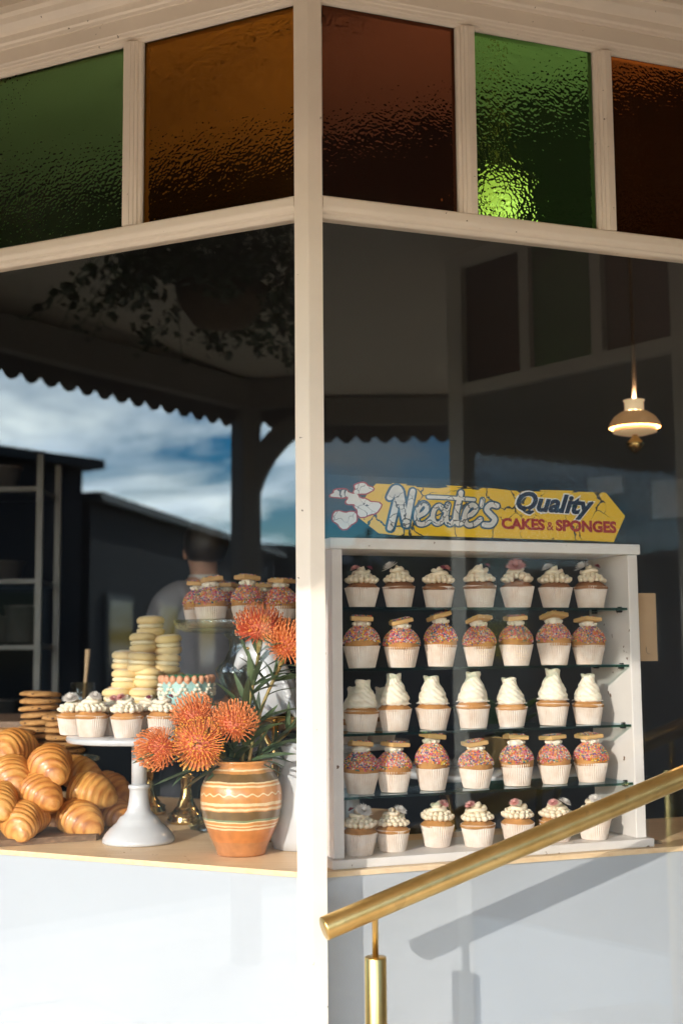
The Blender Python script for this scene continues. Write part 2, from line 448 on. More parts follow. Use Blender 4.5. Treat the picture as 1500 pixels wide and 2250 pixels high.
# croissant: baked ridges from an attribute that lives on the pastry
def croissant_mat():
    m, t, b = nodes('croissant_crust')
    a = t.nodes.new('ShaderNodeAttribute'); a.attribute_name = 'bake'
    tcn = t.nodes.new('ShaderNodeTexCoord')
    oi = t.nodes.new('ShaderNodeObjectInfo')
    mp = t.nodes.new('ShaderNodeMapping'); mp.inputs['Scale'].default_value = (90, 14, 14)
    t.links.new(tcn.outputs['Object'], mp.inputs[0])
    no = t.nodes.new('ShaderNodeTexNoise'); no.inputs['Scale'].default_value = 3.0; no.inputs['Detail'].default_value = 5
    t.links.new(mp.outputs[0], no.inputs['Vector'])
    n2 = t.nodes.new('ShaderNodeTexNoise'); n2.inputs['Scale'].default_value = 22; n2.inputs['Detail'].default_value = 4
    t.links.new(tcn.outputs['Object'], n2.inputs['Vector'])
    ad = t.nodes.new('ShaderNodeMath'); ad.operation = 'MULTIPLY_ADD'; ad.inputs[1].default_value = 0.55
    t.links.new(no.outputs['Fac'], ad.inputs[0]); t.links.new(a.outputs['Fac'], ad.inputs[2])
    a2 = t.nodes.new('ShaderNodeMath'); a2.operation = 'MULTIPLY_ADD'; a2.inputs[1].default_value = 0.5
    t.links.new(n2.outputs['Fac'], a2.inputs[0]); t.links.new(ad.outputs[0], a2.inputs[2])
    a3 = t.nodes.new('ShaderNodeMath'); a3.operation = 'MULTIPLY_ADD'; a3.inputs[1].default_value = 0.22
    t.links.new(oi.outputs['Random'], a3.inputs[0]); t.links.new(a2.outputs[0], a3.inputs[2])
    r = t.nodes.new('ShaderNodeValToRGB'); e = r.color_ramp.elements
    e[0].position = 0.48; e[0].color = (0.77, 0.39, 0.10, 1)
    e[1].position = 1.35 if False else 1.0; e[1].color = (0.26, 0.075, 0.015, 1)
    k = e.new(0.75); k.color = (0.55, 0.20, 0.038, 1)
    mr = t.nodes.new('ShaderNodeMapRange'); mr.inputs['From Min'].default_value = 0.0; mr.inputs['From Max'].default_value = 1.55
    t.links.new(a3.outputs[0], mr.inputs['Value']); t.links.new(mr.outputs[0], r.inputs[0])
    t.links.new(r.outputs['Color'], b.inputs['Base Color'])
    b.inputs['Roughness'].default_value = 0.42
    b.inputs['Coat Weight'].default_value = 0.3; b.inputs['Coat Roughness'].default_value = 0.2
    bp = t.nodes.new('ShaderNodeBump'); bp.inputs['Strength'].default_value = 0.55; bp.inputs['Distance'].default_value = 0.004
    t.links.new(no.outputs['Fac'], bp.inputs['Height']); t.links.new(bp.outputs[0], b.inputs['Normal'])
    return m
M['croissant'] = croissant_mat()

def cracked(name, col, crack, scale=16, width=0.03, wear=0.0):
    """paint with a net of cracks and flaked spots"""
    m, t, b = nodes(name)
    tcn = t.nodes.new('ShaderNodeTexCoord')
    no = t.nodes.new('ShaderNodeTexNoise'); no.inputs['Scale'].default_value = 25; no.inputs['Detail'].default_value = 4
    t.links.new(tcn.outputs['Object'], no.inputs['Vector'])
    mxv = t.nodes.new('ShaderNodeMixRGB'); mxv.inputs[0].default_value = 0.05
    t.links.new(tcn.outputs['Object'], mxv.inputs[1]); t.links.new(no.outputs['Color'], mxv.inputs[2])
    vo = t.nodes.new('ShaderNodeTexVoronoi'); vo.feature = 'DISTANCE_TO_EDGE'; vo.inputs['Scale'].default_value = scale
    t.links.new(mxv.outputs[0], vo.inputs['Vector'])
    # cracks only in places
    n3 = t.nodes.new('ShaderNodeTexNoise'); n3.inputs['Scale'].default_value = 9
    t.links.new(tcn.outputs['Object'], n3.inputs['Vector'])
    mr = t.nodes.new('ShaderNodeMapRange'); mr.inputs['From Min'].default_value = 0.40; mr.inputs['From Max'].default_value = 0.60
    mr.inputs['To Min'].default_value = 0.0; mr.inputs['To Max'].default_value = width
    t.links.new(n3.outputs['Fac'], mr.inputs['Value'])
    lt = t.nodes.new('ShaderNodeMath'); lt.operation = 'LESS_THAN'
    t.links.new(vo.outputs['Distance'], lt.inputs[0]); t.links.new(mr.outputs[0], lt.inputs[1])
    n4 = t.nodes.new('ShaderNodeTexNoise'); n4.inputs['Scale'].default_value = 38; n4.inputs['Detail'].default_value = 3
    t.links.new(tcn.outputs['Object'], n4.inputs['Vector'])
    gt = t.nodes.new('ShaderNodeMath'); gt.operation = 'GREATER_THAN'; gt.inputs[1].default_value = 0.72 - wear
    t.links.new(n4.outputs['Fac'], gt.inputs[0])
    mxx = t.nodes.new('ShaderNodeMath'); mxx.operation = 'MAXIMUM'
    t.links.new(lt.outputs[0], mxx.inputs[0]); t.links.new(gt.outputs[0], mxx.inputs[1])
    mc = t.nodes.new('ShaderNodeMixRGB'); mc.inputs[1].default_value = c4(col); mc.inputs[2].default_value = c4(crack)
    t.links.new(mxx.outputs[0], mc.inputs[0]); t.links.new(mc.outputs[0], b.inputs['Base Color'])
    b.inputs['Roughness'].default_value = 0.5
    return m
M['yellow'] = cracked('yellow_sign_paint', (0.80, 0.52, 0.02), (0.03, 0.03, 0.03), 14, 0.035)
M['sign_white'] = cracked('crazed_white_paint', (0.80, 0.80, 0.78), (0.10, 0.11, 0.13), 30, 0.035, -0.1)
M['sign_blue'] = pm('sign_blue_paint', (0.02, 0.10, 0.20), 0.5, 0.1, 20)
M['sign_navy'] = pm('sign_navy_paint', (0.012, 0.022, 0.06), 0.5, 0.1, 20)
M['sign_red'] = pm('sign_red_paint', (0.42, 0.02, 0.02), 0.5, 0.1, 20)


# ================================================================== THE SETTING
def ground_mat():
    m = pm('paving', (0.62, 0.51, 0.40), 0.85, 0.12, 3, bump=0.3, bscale=40)
    return m
M['paving'] = ground_mat()
M['paver'] = pm('sandstone_paver', (0.66, 0.54, 0.42), 0.85, 0.12, 4, bump=0.3, bscale=60, rand=0.12)
M['asphalt'] = pm('asphalt', (0.06, 0.058, 0.055), 0.9, 0.2, 8, bump=0.4, bscale=90)
M['kerb'] = pm('kerb_stone', (0.34, 0.31, 0.27), 0.85, 0.1, 6, bump=0.3)
M['linepaint'] = pm('road_paint', (0.75, 0.74, 0.70), 0.7, 0.08, 10)

g = MB(); g.add([(-120,-120,-0.16),(120,-120,-0.16),(120,120,-0.16),(-120,120,-0.16)], [(0,1,2,3)])
struct(g.build('ground', pm('far_ground', (0.16, 0.15, 0.11), 0.95, 0.2, 0.5)))
g = MB(); g.add([(-7.8,-80,-0.13),(80,-80,-0.13),(80,-2.4,-0.13),(-4.9,-2.4,-0.13),(-4.9,80,-0.13),(-7.8,80,-0.13)], [(0,1,2,3),(0,3,4,5)])
struct(g.build('road', M['asphalt']))
for k in range(6):
    g = MB(); g.add([(2+5*k,-6.5,-0.126),(4.2+5*k,-6.5,-0.126),(4.2+5*k,-6.38,-0.126),(2+5*k,-6.38,-0.126)], [(0,1,2,3)])
    struct(g.build('road_marking', M['linepaint']))
g = MB(); g.prism([(-4.6,-2.1),(60,-2.1),(60,6.5),(-4.6,60)], -0.13, -0.004)
g.v = g.v
pav = struct(g.build('pavement', M['paving']))
pm_ = MB().cbox((-0.298,-0.298,-0.02),(0.298,0.298,0.0),0.004).mesh('paver', M['paver'])
for ix in range(-7, 8):
    for iy in range(-3, 5):
        o = put('paver', pm_, pav, (ix*0.605, iy*0.605 + 0.1, 0.006 - random.random()*0.003))
g = MB(); g.cbox((-4.9,-2.4,-0.14),(60,-2.102,0.0),0.02); g.cbox((-4.9,-2.10,-0.14),(-4.602,60,0.0),0.02)
struct(g.build('kerb', M['kerb']))

# ---- entrance steps beside the right window
st = thing('entrance_steps', 'pale stone steps rising along the right window below the handrail', 'steps', (0.9, 2.6, 0))
M['step'] = pm('step_stone', (0.50, 0.46, 0.40), 0.8, 0.08, 6, bump=0.2)
for k in range(3):
    mb = MB()
    p = [WR(0.55+0.3*k, -0.02, 0), WR(1.68, -0.02, 0), WR(1.68, -1.0, 0), WR(0.55+0.3*k, -1.0, 0)]
    mb.prism([(q.x, q.y) for q in p[::-1]], 0.15*k + 0.004, 0.15*(k+1))
    mb.build('step', M['step'], st, world=True)

# ---- interior shell
CEIL = 4.2
B0 = onz(0, 430, CEIL); B1 = onz(1500, 150, CEIL)
bd = (B1 - B0).normalized()
PB0 = B0 - bd*0.9; PB1 = B1 + bd*1.5
FLOOR = 0.45
LE = WL(2.4, 0.06, 0); RE = WR(1.72, 0.06, 0)
room = [LE, WL(0.06*HALF, 0.06, 0), RE, Vector((3.6, RE.y, 0)), Vector((3.6, PB1.y, 0)), PB1, PB0, Vector((LE.x - 0.3, PB0.y, 0))]
mb = MB(); mb.prism([(p.x, p.y) for p in room], FLOOR-0.1, FLOOR)
struct(mb.build('interior_floor', M['floor_in']))
mb = MB(); mb.prism([(p.x, p.y) for p in room], CEIL, CEIL+0.12)
struct(mb.build('interior_ceiling', M['ceil']))
def slab(name, a, b, th, z0, z1, mat):
    a = Vector((a.x, a.y, 0)); b = Vector((b.x, b.y, 0))
    d = (b - a).normalized(); n = Vector((-d.y, d.x, 0))*th
    mb = MB(); mb.prism([(p.x, p.y) for p in (a, b, b+n, a+n)], z0, z1)
    return struct(mb.build(name, mat))
slab('interior_wall_back', PB1, PB0, -0.1, FLOOR, CEIL, M['navy'])
slab('interior_wall_left', Vector((LE.x-0.3, PB0.y, 0)), Vector((LE.x, LE.y, 0)), -0.1, 0.0, CEIL, M['navy'])
slab('interior_wall_right', Vector((3.6, PB1.y, 0)), Vector((3.6, 1.4, 0)), 0.1, 0.0, CEIL, M['navy'])

# ---- the shopfront
sf = thing('corner_shopfront', 'cream painted timber shopfront with coloured transom panes around a canted corner', 'shopfront', (C.x, C.y, 0))
def T(name, mb, mat, label=None, parent=None):
    o = mb.build(name, mat, parent or sf, world=True if parent is None else False)
    if label: o['label'] = label
    return o
# corner post: two facets meeting at an edge
mb = MB()
po, pw_ = -0.020, 0.029
v0 = -po/math.cos((aL+aR)/2)
def mit(off): return off*HALF
poly = [WL(0.045, 0.05, 0), WL(mit(po)+0.038, 0.004, 0), WL(mit(po)+pw_+0.006, po, 0), WL(mit(po)+0.0015, po, 0), WR(mit(po)+0.0015, po, 0), WR(mit(po)+pw_+0.006, po, 0), WR(mit(po)+0.038, 0.004, 0), WR(0.045, 0.05, 0)]
mb.prism([(p.x, p.y) for p in poly], 0.0, 3.30)
T('corner_post', mb, M['frame'])
# transom bars and head mouldings on both walls
bar = [(0.028, ZC), (0.003, ZC), (-0.002, ZC+0.003), (-0.004, ZC+0.008), (-0.009, ZC+0.010), (-0.010, ZC+0.016), (-0.015, ZC+0.022), (-0.0165, ZC+0.026), (-0.0165, ZB-0.004), (-0.013, ZB), (0.028, ZB)]
head = [(0.028, ZA), (0.003, ZA), (-0.001, ZA+0.002), (-0.003, ZA+0.008), (-0.008, ZA+0.009), (-0.009, ZA+0.015), (-0.0125, ZA+0.017), (-0.014, ZA+0.023), (-0.0165, ZA+0.026), (-0.0165, ZA+0.062), (0.03, ZA+0.062)]
corn = [(0.03, ZA+0.0625), (-0.022, ZA+0.0625), (-0.024, ZA+0.070), (-0.030, ZA+0.074), (-0.032, ZA+0.090), (-0.045, ZA+0.094), (-0.060, ZA+0.106), (-0.064, ZA+0.120), (-0.078, ZA+0.124), (-0.080, ZA+0.142), (0.03, ZA+0.142)]
mullsL = [(0.511, 0.488, 0.452)]
mullsR = [(0.430, 0.412, 0.384), (0.818, 0.795, 0.770)]
for wl_, send, muls in ((WL, 2.4, [0.511, 1.04, 1.57, 2.1]), (WR, 1.70, [])):
    ends = 0.030
    mb = MB(); ext(mb, wl_, ends, send, bar); T('transom_bar', mb, M['frame'])
    mb = MB(); ext(mb, wl_, ends, send, head); T('head_rail', mb, M['frame'])
    mb = MB(); ext(mb, wl_, 0.0, send, corn, miter=True); T('cornice', mb, M['frame'])
def mullion(wl_, s_flat0, s_flat1, s_bead, sb2):
    """flat face between s_flat0..s_flat1, moulded beads falling to the glass on both sides"""
    a, b = min(s_flat0, s_flat1), max(s_flat0, s_flat1)
    w_ = 0.026
    pr = [(a - w_, 0.028), (a - w_, 0.002), (a - w_*0.9, -0.002), (a - w_*0.65, -0.003), (a - w_*0.6, -0.008), (a - w_*0.35, -0.0095), (a - w_*0.3, -0.013), (a, -0.0155), (a + 0.0003, -0.018),
          (b - 0.0015, -0.018), (b, -0.0165), (b, 0.028)]
    mb = MB(); extv(mb, wl_, pr, ZB + 0.0005, ZA - 0.0005)
    T('mullion', mb, M['frame'])
for s in (0.486, 1.005, 1.525, 2.045): mullion(WL, s, s + 0.021, 0, 0)
for s in (0.409, 0.797, 1.19, 1.58): mullion(WR, s, s + 0.018, 0, 0)
def pane(name, wl_, s0, s1, z0, z1, mat, label=None, off=0.008, th=0.004):
    mb = MB(); ext(mb, wl_, s0, s1, [(off, z0), (off+th, z0), (off+th, z1), (off, z1)])
    return T(name, mb, mat, label)
pane('stained_glass_pane', WL, 0.040, 0.468, ZB, ZA, M['amber_glass'], 'amber hammered glass pane left of the corner post')
pane('stained_glass_pane', WL, 0.503, 0.985, ZB, ZA, M['brightened_green_glass'], 'green hammered glass pane at the upper left')
pane('stained_glass_pane', WL, 1.022, 1.505, ZB, ZA, M['amber_glass'])
pane('stained_glass_pane', WL, 1.542, 2.025, ZB, ZA, M['green_glass'])
pane('stained_glass_pane', WR, 0.040, 0.395, ZB, ZA, M['red_glass'], 'dark red amber glass pane right of the corner post')
pane('stained_glass_pane', WR, 0.424, 0.785, ZB, ZA, M['green_glass'], 'green hammered glass pane with a glittering lower corner')
pane('stained_glass_pane', WR, 0.812, 1.175, ZB, ZA, M['brown_glass'], 'brown amber glass pane at the upper right')
pane('stained_glass_pane', WR, 1.205, 1.565, ZB, ZA, M['green_glass'])
pane('window_pane', WL, 0.034, 2.38, 0.30, ZC+0.004, M['glass'], 'large clear pane left of the post, mirroring clouds')
pane('window_pane', WR, 0.034, 1.68, 0.30, ZC+0.004, M['glass'], 'large clear pane right of the post')
for wl_, e_ in ((WL, 2.4), (WR, 1.70)):
    mb = MB(); ext(mb, wl_, 0.045, e_, [(-0.018, 0.0), (0.05, 0.0), (0.05, 0.30), (-0.018, 0.30)]); T('plinth', mb, M['frame'])
    mb = MB(); ext(mb, wl_, 0.0, e_, [(0.0, ZA+0.143), (0.10, ZA+0.143), (0.10, 4.5), (0.0, 4.5)], miter=True); T('upper_wall', mb, M['frame'])
mb = MB()
for s in (2.4,): extv(mb, WL, [(s-0.05, -0.02), (s+0.04, -0.02), (s+0.04, 0.06), (s-0.05, 0.06)], 0.0, ZA+0.14)
T('end_post', mb, M['frame'])

# ---- opposite entrance bay, seen mirrored in the right pane
ox = 1.72
ob = thing('entrance_bay', 'cream timber window bay with glazed door facing the right window across the entrance', 'shopfront', (ox, 1.55, 0))
def O(name, mb, mat): return mb.build(name, mat, ob, world=True)
def obox(name, x0, x1, y0, y1, z0, z1, mat):
    mb = MB(); mb.cbox((x0, y0, z0), (x1, y1, z1), 0.003); return O(name, mb, mat)
obox('corner_post', ox-0.02, ox+0.06, 1.50, 1.58, 0, 3.25, M['frame'])
obox('door_post', ox-0.02, ox+0.05, 2.56, 2.63, 0, 3.25, M['frame'])
obox('door_post', ox-0.02, ox+0.05, RE.y-0.12, RE.y-0.06, 0, 3.25, M['frame'])
obox('transom_bar', ox-0.015, ox+0.04, 1.58, 2.56, ZC, ZB, M['frame'])
obox('transom_bar', ox-0.015, ox+0.04, 2.63, RE.y-0.12, ZC, ZB, M['frame'])
obox('head_rail', ox-0.018, ox+0.04, 1.58, 2.56, ZA, 3.25, M['frame'])
obox('head_rail', ox-0.018, ox+0.04, 2.63, RE.y-0.12, ZA, 3.25, M['frame'])
for y0, y1, mt in ((1.58, 1.88, 'red_glass'), (1.93, 2.22, 'green_glass'), (2.27, 2.56, 'red_glass')):
    obox('stained_glass_pane', ox+0.01, ox+0.014, y0, y1, ZB, ZA, M[mt])
for y0 in (1.88, 2.22): obox('mullion', ox-0.014, ox+0.03, y0, y0+0.05, ZB, ZA, M['frame'])
obox('stained_glass_pane', ox+0.01, ox+0.014, 2.63, RE.y-0.12, ZB, ZA, M['amber_glass'])
obox('window_pane', ox+0.01, ox+0.015, 1.58, 2.56, 0.6, ZC, M['glass'])
obox('stall_riser', ox-0.015, ox+0.04, 1.58, 2.56, 0.0, 0.6, M['panel'])
dr = obox('door', ox-0.005, ox+0.03, 2.64, RE.y-0.13, 0.46, 1.2, M['navy'])
obox('door_glass', ox+0.01, ox+0.015, 2.64, RE.y-0.13, 1.2, ZC-0.004, M['glass'])
obox('front_wall', ox+0.06, 4.5, 1.50, 1.56, 0.0, 3.25, M['frame'])
obox('upper_wall', ox-0.0, 4.5, 1.50, RE.y+0.06, 3.262, 4.5, M['frame'])

# ---- the verandah over the pavement
ver = thing('verandah', 'cream pavement verandah with scalloped valance and timber posts', 'verandah', (-3.36, 0.62, 0))
def V_(name, mb, mat): return mb.build(name, mat, ver, world=True)
I = [WL(2.44, -0.08, 0), C + (uL*(-0.08*HALF) - iL*0.08), WR(1.70, -0.08, 0), Vector((ox-0.03, 1.49, 0)), Vector((4.6, 1.49, 0))]
OUT = [Vector((-2.42, 4.0, 0)), Vector((-3.36, 0.62, 0)), Vector((-1.9, -0.22, 0)), Vector((2.72, -0.58, 0)), Vector((4.6, 1.0, 0))]
ZI, ZO = ZA + 0.142, 3.06
I = [p + UP*ZI for p in I]; Ou = [p + UP*ZO for p in OUT]
mb = MB()
for th in (0.0, 0.05):
    vs = [p + UP*th for p in I + Ou]
    tri = [(0,5,6),(0,6,1),(1,6,7),(1,7,8),(1,8,2),(2,8,3),(3,8,9),(3,9,4)]
    mb.add(vs, tri if th else [t[::-1] for t in tri])
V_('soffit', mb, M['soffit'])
M['valance'] = pm('valance_paint', (0.14, 0.12, 0.11), 0.6, 0.08, 5)
M['beam'] = pm('beam_paint', (0.24, 0.21, 0.18), 0.6, 0.05, 5)
ZV = 2.80
for k in range(4):
    a, b = OUT[k], OUT[k+1]
    L = (b-a).length; d = (b-a)/L; nin = Vector((-d.y, d.x, 0))
    n = int(L/0.110)
    mb = MB(); top = []; bot = []
    steps = n*10
    for i in range(steps+1):
        s = L*i/steps; p = a + d*s
        ph = (i % 10)/10
        zz = ZV + 0.042*(1 - math.sin(PI*ph))
        top.append(p + UP*(ZO+0.02)); bot.append(p + UP*zz)
    vs = top + bot + [q + nin*0.012 for q in top] + [q + nin*0.012 for q in bot]
    m_ = steps+1; fs = []
    for i in range(steps):
        fs += [(i, i+1, m_+i+1, m_+i), (2*m_+i, 3*m_+i, 3*m_+i+1, 2*m_+i+1), (m_+i, m_+i+1, 3*m_+i+1, 3*m_+i), (i, 2*m_+i, 2*m_+i+1, i+1)]
    mb.add(vs, fs); V_('valance', mb, M['valance'])
    mb = MB(); q0, q1 = a + d*0.05, b - d*0.05
    mb.prism([(p.x, p.y) for p in (q0+nin*0.014, q1+nin*0.014, q1+nin*0.10, q0+nin*0.10)][::1], 2.90, ZO-0.005); V_('edge_beam', mb, M['beam'])
for (px_, py_), dirs in (((-3.30, 0.66), [(0.87, -0.5)]), ((4.50, 0.98), [(0.0, 0.9)])):
    mb = MB(); mb.cbox((px_-0.06, py_-0.06, 0), (px_+0.06, py_+0.06, 2.90), 0.012); V_('verandah_post', mb, M['beam'])
    for dx, dy in dirs:
        # curved bracket: a quarter ring of timber with a spandrel hole
        mb = MB(); ring = []
        dv_ = Vector((dx, dy, 0)); nn = Vector((-dy, dx, 0))*0.022
        base = Vector((px_, py_, 0)) + dv_*0.06
        K = 14; inner = []; outer = []
        for i in range(K+1):
            t_ = i/K*PI/2
            inner.append(base + dv_*(0.52*(1-math.cos(t_))) + UP*(2.30 + 0.52*math.sin(t_)))
            outer.append(base + dv_*(max(0.0, 0.52*(1-math.cos(t_)) - 0.10*math.sin(t_+0.4))) + UP*min(2.895, 2.30 + 0.52*math.sin(t_) + 0.09*math.cos(t_*0.6)))
        vs = [p - nn for p in inner+outer] + [p + nn for p in inner+outer]
        n1 = K+1; fs = []
        for i in range(K):
            fs += [(i, i+1, n1+i+1, n1+i), (2*n1+i, 3*n1+i, 3*n1+i+1, 2*n1+i+1), (i, 2*n1+i, 2*n1+i+1, i+1), (n1+i, n1+i+1, 3*n1+i+1, 3*n1+i)]
        mb.add(vs, fs); V_('bracket', mb, M['beam'])

# ---- hanging fern under the verandah (mirrored in the left pane)
fx, fy, fz = -1.45, 2.10, 2.86
hf = thing('hanging_plant', 'bushy trailing plant in a hanging basket below the verandah, mirrored in the left pane', 'plant', (fx, fy, fz))
M['fern'] = pm('fern_green', (0.05, 0.10, 0.03), 0.6, 0.2, 20)
mb = MB(); mb.lathe([(0.03, -0.12), (0.10, -0.10), (0.15, -0.03), (0.165, 0.03), (0.15, 0.03), (0.09, 0.0)], 20); mb.build('basket', pm('coir_basket', (0.16, 0.10, 0.05), 0.95, 0.2, 30, bump=0.8), hf)
for k in range(3):
    a = 2*PI*k/3; mb = MB(); mb.tube([(0.15*math.cos(a), 0.15*math.sin(a), 0.03), (0, 0, 0.30)], 0.003, 5); mb.build('hanger_wire', M['darkmetal'], hf)
mb = MB(); rr = random.Random(3)
tend = []
for k in range(60):       # trailing stems
    a = rr.uniform(0, 2*PI); ln = rr.uniform(0.2, 0.62); up_ = rr.uniform(-0.1, 0.25)
    pts = []
    for i in range(9):
        t_ = i/8
        pts.append(Vector(((0.06+ln*t_)*math.cos(a+0.5*t_), (0.06+ln*t_)*math.sin(a+0.5*t_), 0.05 + up_*math.sin(PI*t_) - 0.30*ln*t_*t_)))
    mb.tube(pts, 0.002, 4)
    tend.append(pts)
for pts in tend:
    for _ in range(52):
        k = rr.uniform(0, 7.99); i = int(k); p = pts[i].lerp(pts[i+1], k-i) + Vector((rr.gauss(0,1), rr.gauss(0,1), rr.gauss(0,1)))*0.022
        a = Vector((rr.gauss(0,1), rr.gauss(0,1), rr.gauss(0,0.7))).normalized()*rr.uniform(0.012, 0.026)
        b = a.cross(Vector((rr.gauss(0,1), rr.gauss(0,1), rr.gauss(0,1)))).normalized()*a.length*0.6
        mb.add([p-a, p+b, p+a, p-b], [(0,1,2,3)])
mb.build('trailing_leaves', M['fern'], hf)

# ---- buildings and trees across the street (mirrored in the panes)
M['brickdark'] = pm('dark_weatherboard', (0.030, 0.028, 0.034), 0.85, 0.15, 3, stretch=(1, 1, 12))
M['render'] = pm('grey_render', (0.09, 0.085, 0.08), 0.85, 0.1, 2)
M['roofiron'] = pm('roof_iron', (0.05, 0.05, 0.055), 0.5, 0.1, 3, metal=0.3)
M['winframe'] = pm('window_frame_grey', (0.10, 0.10, 0.10), 0.6, 0.05)
M['darkpane'] = pm('dark_pane', (0.015, 0.018, 0.022), 0.08, 0.1)
def shop_building(a, b, depth, h, label, wallmat, gable=0.0, nwin=3):
    a = Vector((a[0], a[1], 0)); b = Vector((b[0], b[1], 0))
    d = (b-a); L = d.length; d.normalize(); n = Vector((d.y, -d.x, 0))
    if n.dot(a) < 0: n = -n
    root = thing('street_building', label, 'building', tuple(a), 0, 'buildings across the street')
    W_ = lambda name, mb, m: mb.build(name, m, root, world=True)
    def pt(s, o, z): return a + d*s + n*o + UP*z
    mb = MB(); mb.prism([(p.x, p.y) for p in (pt(0,0,0), pt(L,0,0), pt(L,depth,0), pt(0,depth,0))], -0.15, h); W_('wall', mb, wallmat)
    mb = MB(); mb.loft([[pt(-0.15,-0.2,h+0.001), pt(L+0.15,-0.2,h+0.001), pt(L+0.15,depth+0.2,h+0.001), pt(-0.15,depth+0.2,h+0.001)],
                        [pt(-0.15,-0.2,h+0.10), pt(L+0.15,-0.2,h+0.10), pt(L+0.15,depth+0.2,h+0.10), pt(-0.15,depth+0.2,h+0.10)],
                        [pt(0.3,depth*0.45,h+0.1+gable), pt(L-0.3,depth*0.45,h+0.1+gable), pt(L-0.3,depth*0.55,h+0.1+gable), pt(0.3,depth*0.55,h+0.1+gable)]], 0, False); W_('roof', mb, M['roofiron'])
    for k in range(nwin):
        s0 = L*(k+0.25)/nwin; s1 = L*(k+0.75)/nwin
        mb = MB(); mb.loft([[pt(s0,-0.04,0.9), pt(s1,-0.04,0.9), pt(s1,-0.04,2.3), pt(s0,-0.04,2.3)], [pt(s0,0.04,0.9), pt(s1,0.04,0.9), pt(s1,0.04,2.3), pt(s0,0.04,2.3)]], 0, False)
        f = W_('window', mb, M['winframe'])
        mb = MB(); mb.loft([[pt(s0+0.08,-0.05,0.98), pt(s1-0.08,-0.05,0.98), pt(s1-0.08,-0.05,2.22), pt(s0+0.08,-0.05,2.22)], [pt(s0+0.08,-0.042,0.98), pt(s1-0.08,-0.042,0.98), pt(s1-0.08,-0.042,2.22), pt(s0+0.08,-0.042,2.22)]], 0, False)
        o = mb.build('pane', M['darkpane'], f); o.location = (0,0,0)
    return root
shop_building((-10.3, -2.15), (-9.2, 3.5), 6, 3.62, 'dark weatherboard shop across the side street with the taller roof', M['brickdark'], 0.0, 3)
shop_building((-11.2, -2.75), (-17.4, -10.2), 6, 3.38, 'long low dark weatherboard building across the street', M['brickdark'], 0.0, 5)
shop_building((-18.2, -11.2), (-22.0, -19.0), 6, 3.6, 'far dark weatherboard shed at the end of the street', M['brickdark'], 0.3, 3)
shop_building((7.0, -13.5), (15.0, -9.0), 6, 2.9, 'low grey rendered house opposite the right window', M['render'], 0.5, 4)
shop_building((16.5, -8.2), (24.0, -3.0), 6, 3.4, 'wide grey rendered house farther right across the street', M['render'], 0.6, 4)
M['bark'] = pm('bark', (0.12, 0.085, 0.06), 0.9, 0.2, 12, bump=0.6)
M['foliage'] = pm('foliage', (0.06, 0.095, 0.035), 0.7, 0.25, 4)
def tree(x, y, h, r, seed, label):
    rr = random.Random(seed)
    root = thing('street_tree', label, 'tree', (x, y, -0.14), 0, 'trees across the street')
    mb = MB(); mb.tube([(0,0,0), (0.05,0.02,h*0.3), (0.0,0.08,h*0.55), (0.1,0.1,h*0.8)], [0.16, 0.12, 0.08, 0.03], 10)
    for k in range(7):
        a = rr.uniform(0, 2*PI); z = h*rr.uniform(0.35, 0.65)
        mb.tube([(0.03,0.04,z), (0.4*r*math.cos(a), 0.4*r*math.sin(a), z+0.25*r), (0.8*r*math.cos(a), 0.8*r*math.sin(a), z+0.4*r)], [0.06, 0.04, 0.012], 6)
    mb.build('trunk', M['bark'], root)
    mb = MB()
    cl = [(rr.gauss(0, 0.45)*r, rr.gauss(0, 0.45)*r, h*0.72 + rr.gauss(0, 0.3)*r, rr.uniform(0.28, 0.5)*r) for _ in range(16)]
    for cx, cy_, cz, cr_ in cl:
        for _ in range(150):
            v = Vector((rr.gauss(0,1), rr.gauss(0,1), rr.gauss(0,1))).normalized()*cr_*rr.uniform(0.5, 1.0)
            p = Vector((cx, cy_, cz)) + v
            a = Vector((rr.gauss(0,1), rr.gauss(0,1), rr.gauss(0,1))).normalized()*0.09
            b = a.cross(Vector((rr.gauss(0,1), rr.gauss(0,1), rr.gauss(0,1)))).normalized()*0.05
            mb.add([p-a, p+b, p+a, p-b], [(0,1,2,3)])
    mb.build('crown', M['foliage'], root)
tree(5.2, -6.9, 3.4, 1.0, 1, 'small leafy street tree opposite the right window')
tree(8.2, -9.0, 3.6, 1.2, 2, 'rounder leafy street tree in front of the grey house')
tree(12.0, -8.2, 4.0, 1.4, 5, 'tall leafy street tree farthest to the right')

